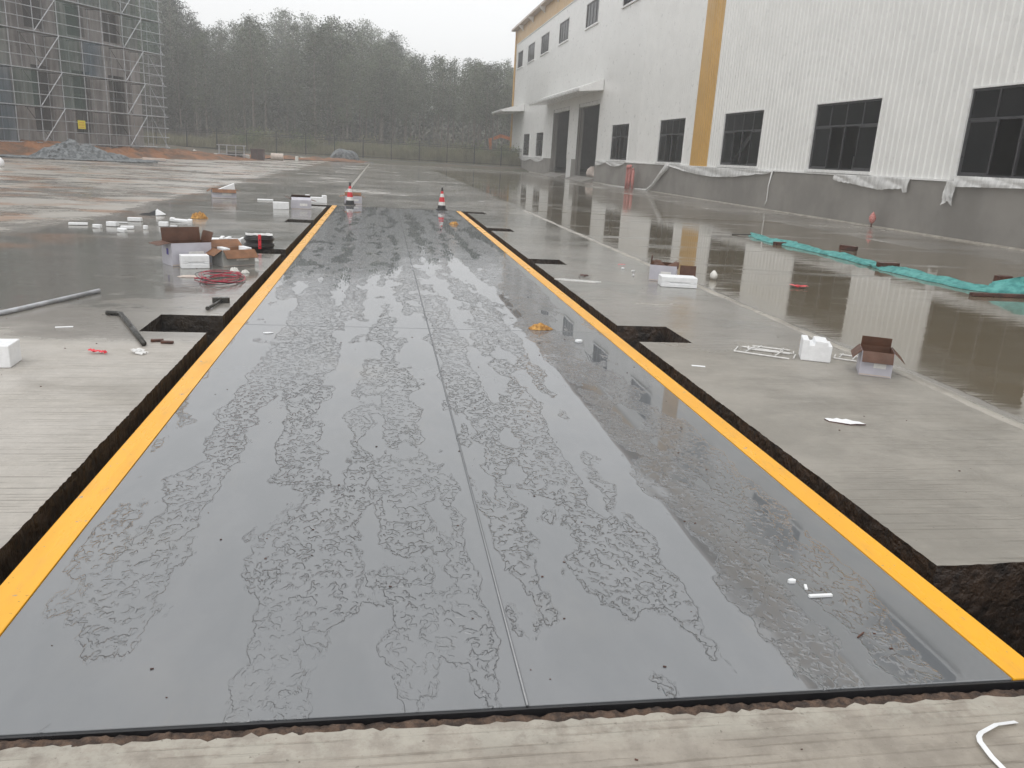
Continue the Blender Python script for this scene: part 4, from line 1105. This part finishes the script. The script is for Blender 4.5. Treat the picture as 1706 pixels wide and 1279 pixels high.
# red cable coil
rc = thing('red_cable_coil', 'loose coil of thin red and black cable on the left pavement', 'cable coil', (-2.04, 8.72, 0), R(-10))
rr_ = random.Random(2)
for k in range(9):
    a0 = rr_.uniform(0, 6.28); r0 = .175+rr_.uniform(-.028, .028); cx, cy = rr_.uniform(-.02, .02), rr_.uniform(-.035, .035); tl = rr_.uniform(-.012, .05); p1 = rr_.uniform(0, 6)
    pts = [(cx+r0*1.05*math.cos(a)*(1+.04*math.sin(3*a+p1)), cy+r0*1.6*math.sin(a)*(1+.04*math.sin(2*a+p1)), .006+max(0, tl*(1+math.sin(a+p1)))+.0015*k) for a in [2*math.pi*i/36 for i in range(36)]]
    MB().tube(pts, .0036, 5, closed=True).build('cable_turn', M['redwire'] if k % 4 else M['blackwire'], rc, smooth=True)
MB().tube([(-.17, .02, .03), (-.21, -.02, .02), (-.26, .01, .015), (-.30, .03, .01)], .008, 5).build('loose_end', M['redwire'], rc, smooth=True)
MB().tube([(-.16, -.12, .02), (-.02, .05, .03), (.14, .18, .03)], .004, 5).build('loose_end', M['blackwire'], rc, smooth=True)
# sledge hammer
hm = thing('sledge_hammer', 'black sledge hammer lying beside the yellow deck edge', 'hammer', (-1.755, 7.50, .0), R(-68))
hm.location = (-1.83, 7.52, 0)
hm.rotation_euler = (0, 0, R(8))
MB().prism([(-.075, -.022), (-.06, -.028), (.06, -.028), (.075, -.022), (.075, .022), (.06, .028), (-.06, .028), (-.075, .022)], .0, .05).build('head', M['steel_dark'], hm, bevel=.008)
MB().tube([(0, -.027, .026), (-.045, -.20, .022), (-.09, -.34, .016)], .013, 10).build('handle', M['steel_dark'], hm, smooth=True)
MB().tube([(-.09, -.34, .016), (-.098, -.36, .017)], .018, 10).build('grip_end', M['steel_dark'], hm)
# pipes
mb = MB(); mb.tube([(-3.95, 4.9+1.0, .022), (-3.33, 6.75, .022), (-2.965, 7.84, .022)], .019, 12); o = mb.build('steel_pipe', M['steel'], smooth=True); tag(o, 'straight grey steel pipe lying across the left pavement', 'pipe')
o['label'] = 'straight grey steel pipe lying at the left edge of the photo'
mb = MB(); mb.tube([(-2.60, 6.845, .02), (-2.51, 6.835, .02), (-2.475, 6.80, .022), (-2.25, 6.30, .022), (-2.035, 5.80, .022)], .019, 10); o = mb.build('bent_pipe', M['steel_dark'], smooth=True); tag(o, 'bent black pipe with a kinked end left of the notch', 'pipe')
foam('white_strip', 'thin white plastic strip on concrete left of the bent pipe', -2.75, 6.36, .3, .12, .03, .004, cat='plastic strip')
def ribbon(name, label, x, y, L_, w, mat, cat, seed=0, z=0., rz=0, nfold=3):
    mb = MB(); r = random.Random(seed)
    for k in range(nfold):
        a = r.uniform(-.8, .8); ox = r.uniform(-.3, .3)*L_; oy = r.uniform(-.3, .3)*w*2; l2 = L_*r.uniform(.4, .8)
        mt = T(ox, oy, .003+.004*k, a)
        mb.grid(8, 2, lambda u, v: mt @ Vector(((u-.5)*l2, (v-.5)*w, .012*abs(math.sin(u*7+k))+.004*v)))
    o = mb.build(name, M[mat], smooth=True); o.location = (x, y, z+.002); o.rotation_euler = (0, 0, rz); return tag(o, label, cat)
ribbon('red_tape', 'scrap of bright red tape on the left pavement below the bent pipe', -2.26, 5.57, .13, .025, 'redfilm', 'tape', 1)
ribbon('plastic_bag', 'small clear plastic bag at the end of the bent pipe', -2.04, 5.60, .14, .06, 'film', 'plastic bag', 2, rz=.4)
for k, (x, y, rz, l) in enumerate(((-1.985, 5.95, .2, 'left brown splinter below the notch beside the bent pipe'), (-1.905, 5.90, -.1, 'right brown splinter below the notch beside the bent pipe'))):
    simplebox('wood_splinter', l, 'splinter', (x, y, .002), (.085, .03, .018), 'brown_bits', rz, .003)
foam('foam_block', 'white foam block cut off by the left edge of the photo', -2.79, 5.27, R(4), .28, .20, .14)
# right side
fr_ = thing('plastic_profiles', 'thin white plastic strips lying by the first carton on the right', 'plastic strips', (1.98, 9.58, 0), R(-18))
MB().box(-.27, -.04, .002, .27, -.02, .014).build('strip', M['film'], fr_); MB().box(-.22, .01, .002, .30, .03, .012).build('strip', M['coneW'], fr_)
MB().box(-.25, -.07, .002, .24, -.055, .012).build('strip', M['coneW'], fr_)
ribbon('dark_scrap', 'torn dark scrap lying behind the thin plastic strips', 2.2, 9.95, .22, .05, 'brown_bits', 'scrap', 4, rz=-.2)
ribbon('red_tape', 'thin red tape scrap left of the torn carton on the right', 3.03, 11.25, .14, .015, 'redfilm', 'tape', 5, nfold=1)
for k, (x, y, l) in enumerate(((2.95, 10.85, 'tiny white chip, upper one left of the torn carton'), (3.02, 10.6, 'tiny white chip, middle one left of the torn carton'), (2.9, 10.2, 'tiny white chip, lower one left of the torn carton'))):
    foam('foam_chip', l, x, y, .5*k, .07, .03, .02, 'shard', cat='foam chip')
ct = carton('torn white carton with crumpled dark brown top behind a foam block', 3.23, 9.98, R(-22), .34, .40, .20, {'-x': (-6, .09), '+x': (35, .02)}, 'card_out', 'card_in')
mb = MB(); mb.grid(16, 12, lambda u, v: (-.17+.36*u, -.20+.30*v, .20+.05*fb(u*3, v*3, 2, 1)+.03*math.sin(u*9)-.10*max(0, .35-v)))
mb.build('crumpled_flap', M['card_in'], ct)
simplebox('brown_card', 'upright dark brown card standing behind the right foam block', 'card', (3.62, 10.12, 0), (.21, .015, .17), 'card_in', R(-12), .002, rx=R(-8))
foam('foam_block', 'long white foam block with a slot in front of the torn carton', 3.22, 9.42, R(-9), .44, .24, .125, 'slot')
ribbon('red_tape', 'scrap of red tape in the big puddle on the right', 4.95, 9.7, .30, .06, 'redfilm', 'tape', 6)
mb = MB(); mb.lathe([(.035, 0), (.05, .03), (.05, .07), (.03, .10), (.012, .12)], 10); o = mb.build('white_cup', M['foam_dirty'], smooth=True); o.location = (4.02, 10.2, -.01); tag(o, 'crushed white cup standing in the puddle behind the foam block', 'cup')
# plastic frames
def wire_frame(label, x, y, rz, w, d, tilt=0):
    t = thing('wire_loop', label, 'plastic loop', (x, y, .008), rz); t.rotation_euler = (R(tilt), 0, rz)
    for (a, b) in (((-w/2, -d/2), (w/2-.03, -d/2)), ((w/2, -d/2+.03), (w/2, d/2-.03)), ((w/2-.03, d/2), (-w/2+.03, d/2)), ((-w/2, d/2-.03), (-w/2, -d/2))):
        MB().tube([(a[0], a[1], 0), (b[0], b[1], 0)], .006, 6).build('bar', M['coneW'], t)
    MB().tube([(-w*.3, -d/2, .012), (-w*.22, d/2, .012)], .005, 6).build('bar', M['film'], t); MB().tube([(w*.2, -d/2, .012), (w*.28, d/2, .012)], .005, 6).build('bar', M['coneW'], t)
wire_frame('flat clear plastic frame left of the notched foam block', 2.70, 5.95, R(-33), .46, .22)
wire_frame('second flat plastic frame partly under the notched foam block', 2.80, 6.05, R(-28), .36, .14)
wire_frame('flat pale frame between the foam block and the standing carton', 3.36, 5.82, R(-35), .20, .18)
foam('foam_block', 'notched white foam block standing left of the carton with open flaps', 3.05, 5.80, R(-24), .225, .22, .165, 'U')
carton('pale carton with brown flaps folded out beside the puddle edge', 3.31, 5.39, R(-28), .225, .26, .185, {'-y': (150, .085), '+y': (-12, .07), '-x': (135, .085), '+x': (128, .10)})
mb = MB(); r = random.Random(4); pl_ = [(-.10, .035), (-.085, -.005), (-.03, -.03), (.02, -.055), (.06, -.05), (.115, -.055), (.09, -.015), (.055, .0), (.03, .03), (.0, .02), (-.02, .045), (-.05, .03), (-.08, .045)]
mb.prism(pl_, 0, .008, ktop=0, kside=1); o = mb.build('torn_card', [M['foam'], M['brown_bits']]); o.location = (2.36, 4.21, .003); o.rotation_euler = (R(4), R(-3), R(-8)); tag(o, 'torn white card lying face up on the right pavement', 'card')
foam('paper_slip', 'small white paper slip near the right notch', 1.95, 5.50, -.3, .10, .035, .002, cat='paper')
foam('foam_chip', 'small oval foam chip on the deck below the yellow glove', 1.19, 6.18, .1, .09, .05, .02, 'shard', z=ZD, cat='foam chip')
foam('foam_chip', 'small flat foam chip on the deck left of the centre seam', -1.26, 6.27, .2, .09, .04, .006, 'shard', z=ZD, cat='foam chip')
ribbon('red_tape', 'tiny red scrap on the far end of the deck', .89, 17.85, .13, .05, 'redfilm', 'tape', 7, z=ZD)
foam('foam_chip', 'curled white foam chip near the front right corner of the deck', 1.072, 2.385, .1, .035, .022, .013, 'shard', z=ZD, cat='foam chip')
foam('foam_chip', 'short upright foam stub touching the curled chip', 1.105, 2.345, 1.2, .032, .010, .008, 'block', z=ZD, cat='foam chip')
foam('foam_chip', 'thin straight foam stick near the front right corner of the deck', 1.128, 2.285, .02, .088, .012, .010, 'block', z=ZD, cat='foam chip')
simplebox('twig', 'tiny dark twig on the deck near its front right corner', 'twig', (1.137, 2.05, ZD+.001), (.045, .004, .004), 'brown_bits', .6, 0)
mb = MB()
pts = [(1.345, 1.625, .003), (1.27, 1.612, .010), (1.20, 1.583, .012), (1.183, 1.570, .012), (1.172, 1.552, .012), (1.168, 1.53, .012), (1.166, 1.50, .008), (1.17, 1.46, .004), (1.18, 1.40, .003)]
for i, p in enumerate(pts): mb.v += [(p[0], p[1], p[2]), (p[0]+.002, p[1]+.002, p[2]+.013)]
pts = [Vector(p) for p in pts]
mb.v = []
for i, p in enumerate(pts):
    d = (pts[min(i+1, len(pts)-1)]-pts[max(0, i-1)]).normalized(); n_ = Vector((-d.y, d.x, 0))
    for s in (-1, 1):
        for zz in (0, .0015): mb.v.append(tuple(p+n_*s*.0065+Vector((0, 0, zz+(.003 if s > 0 else 0)))))
for i in range(len(pts)-1):
    a = 4*i; b = a+4
    mb.face([a+1, b+1, b+3, a+3]); mb.face([a, a+2, b+2, b]); mb.face([a, b, b+1, a+1]); mb.face([a+2, a+3, b+3, b+2])
o = mb.build('packing_strap', M['foam']); tag(o, 'bent white packing strap on concrete in the bottom right corner', 'strap')
# pebbles and specks
pb = MB(); r = random.Random(77)
for _ in range(240):
    if r.random() < .5: x, y, z = r.uniform(-1.45, 1.45), 1.9+r.random()**1.5*12, ZD
    else:
        x = r.choice((r.uniform(-3.4, -2.3), r.uniform(2.25, 3.4))); y = 2.6+r.random()*10; z = 0
        if r.random() < .3: x, y = r.uniform(-2, 2), r.uniform(1.2, 1.66)
    s = r.uniform(.0015, .0045)
    pb.tube([(x-s, y, z+s*.5), (x+s*r.uniform(.6, 1.5), y+s*r.uniform(-1, 1), z+s*.5)], [s*.7, s*.5], 5)
tag(pb.build('grit', M['brown_bits'], kind='stuff'), 'dark grit specks scattered over deck and concrete', 'grit')

# teal netting strip with timber weights
def tealpath(u):
    P = [(7.98, 17.5, .16), (7.86, 16.2, .42), (7.95, 14.6, .30), (7.93, 13.2, .30), (7.88, 12.0, .42), (7.86, 10.9, .42), (7.95, 10.15, .55), (8.3, 9.75, .62), (8.9, 9.2, .6), (9.6, 8.4, .55)]
    k = u*(len(P)-1); i = min(len(P)-2, int(k)); f = k-i; f = f*f*(3-2*f)*.5+f*.5; a, b = P[i], P[i+1]
    return [a[j]+(b[j]-a[j])*f for j in range(3)]
def tealf(u, v):
    x, y, w = tealpath(u); a = (v-.5)*2; e = 1-a*a
    w *= 1+.35*nz(y*1.3, a, 3)+.2*nz(y*4, a*2, 1)
    h = (.06+.03*nz(y, 2, 1)+(.17 if u > .72 else 0)*math.exp(-((u-.80)/.08)**2))
    z = h*max(0, e)**.6*(.75+.5*nz(y*2, a*2.5, 7))+.045*abs(nz(a*5.5+nz(y*1.5, 0)*2, y*1.6, 2))*max(0, e)**.3+.015*abs(nz(a*14, y*3.5, 5))*max(0, e)**.3
    return (x+a*w*.5+.06*nz(y*1.7, 3, 2), y+.12*nz(y*2, a*2, 8), max(.0, z)-.008)
o = MB().grid(420, 40, tealf).build('teal_netting', M['teal'], smooth=True); tag(o, 'long strip of bunched teal netting on the wet yard at right', 'netting')
for (x, y, w, d, h, rz, l) in ((7.78, 15.6, .40, .12, .06, .15, 'red brown timber block at the far tip of the teal netting'), (8.95, 15.1, .34, .12, .09, -1.0, 'red brown timber block on the wall side of the teal netting'), (7.86, 12.12, .36, .13, .11, .1, 'red brown timber block in front of the middle of the teal netting'), (8.95, 10.85, .24, .12, .12, .1, 'red brown timber block behind the near end of the teal netting')):
    simplebox('timber_block', l, 'timber block', (x, y, -.011), (w, d, h), 'brick_red', rz, .006)
simplebox('timber_plank', 'long dark timber plank lying below the near end of the teal netting', 'plank', (8.0, 9.48, -.011), (1.3, .07, .05), 'brick_red', -.02, .008)
mb = MB(); mb.tube([(7.55, 17.6, 0), (7.9, 17.35, .03)], .012, 6); tag(mb.build('short_rod', M['steel_dark']), 'short dark rod sticking out of the far tip of the teal netting', 'rod')

# ------------------------------------------------------------------ haze
hz_ = MB().box(-340, -120, -2, 340, 330, 27).build('haze', M['black'])
t = NT('rain_haze'); pv = t.n('ShaderNodeVolumePrincipled')
pv.inputs['Color'].default_value = (.93, .94, .95, 1); pv.inputs['Density'].default_value = .0024; pv.inputs['Anisotropy'].default_value = .2
t.t.links.new(pv.outputs[0], t.out.inputs['Volume']); hz_.data.materials.clear(); hz_.data.materials.append(t.m)
tag(hz_, 'pale rain haze filling the air over the yard', 'haze'); hz_['kind'] = 'stuff'
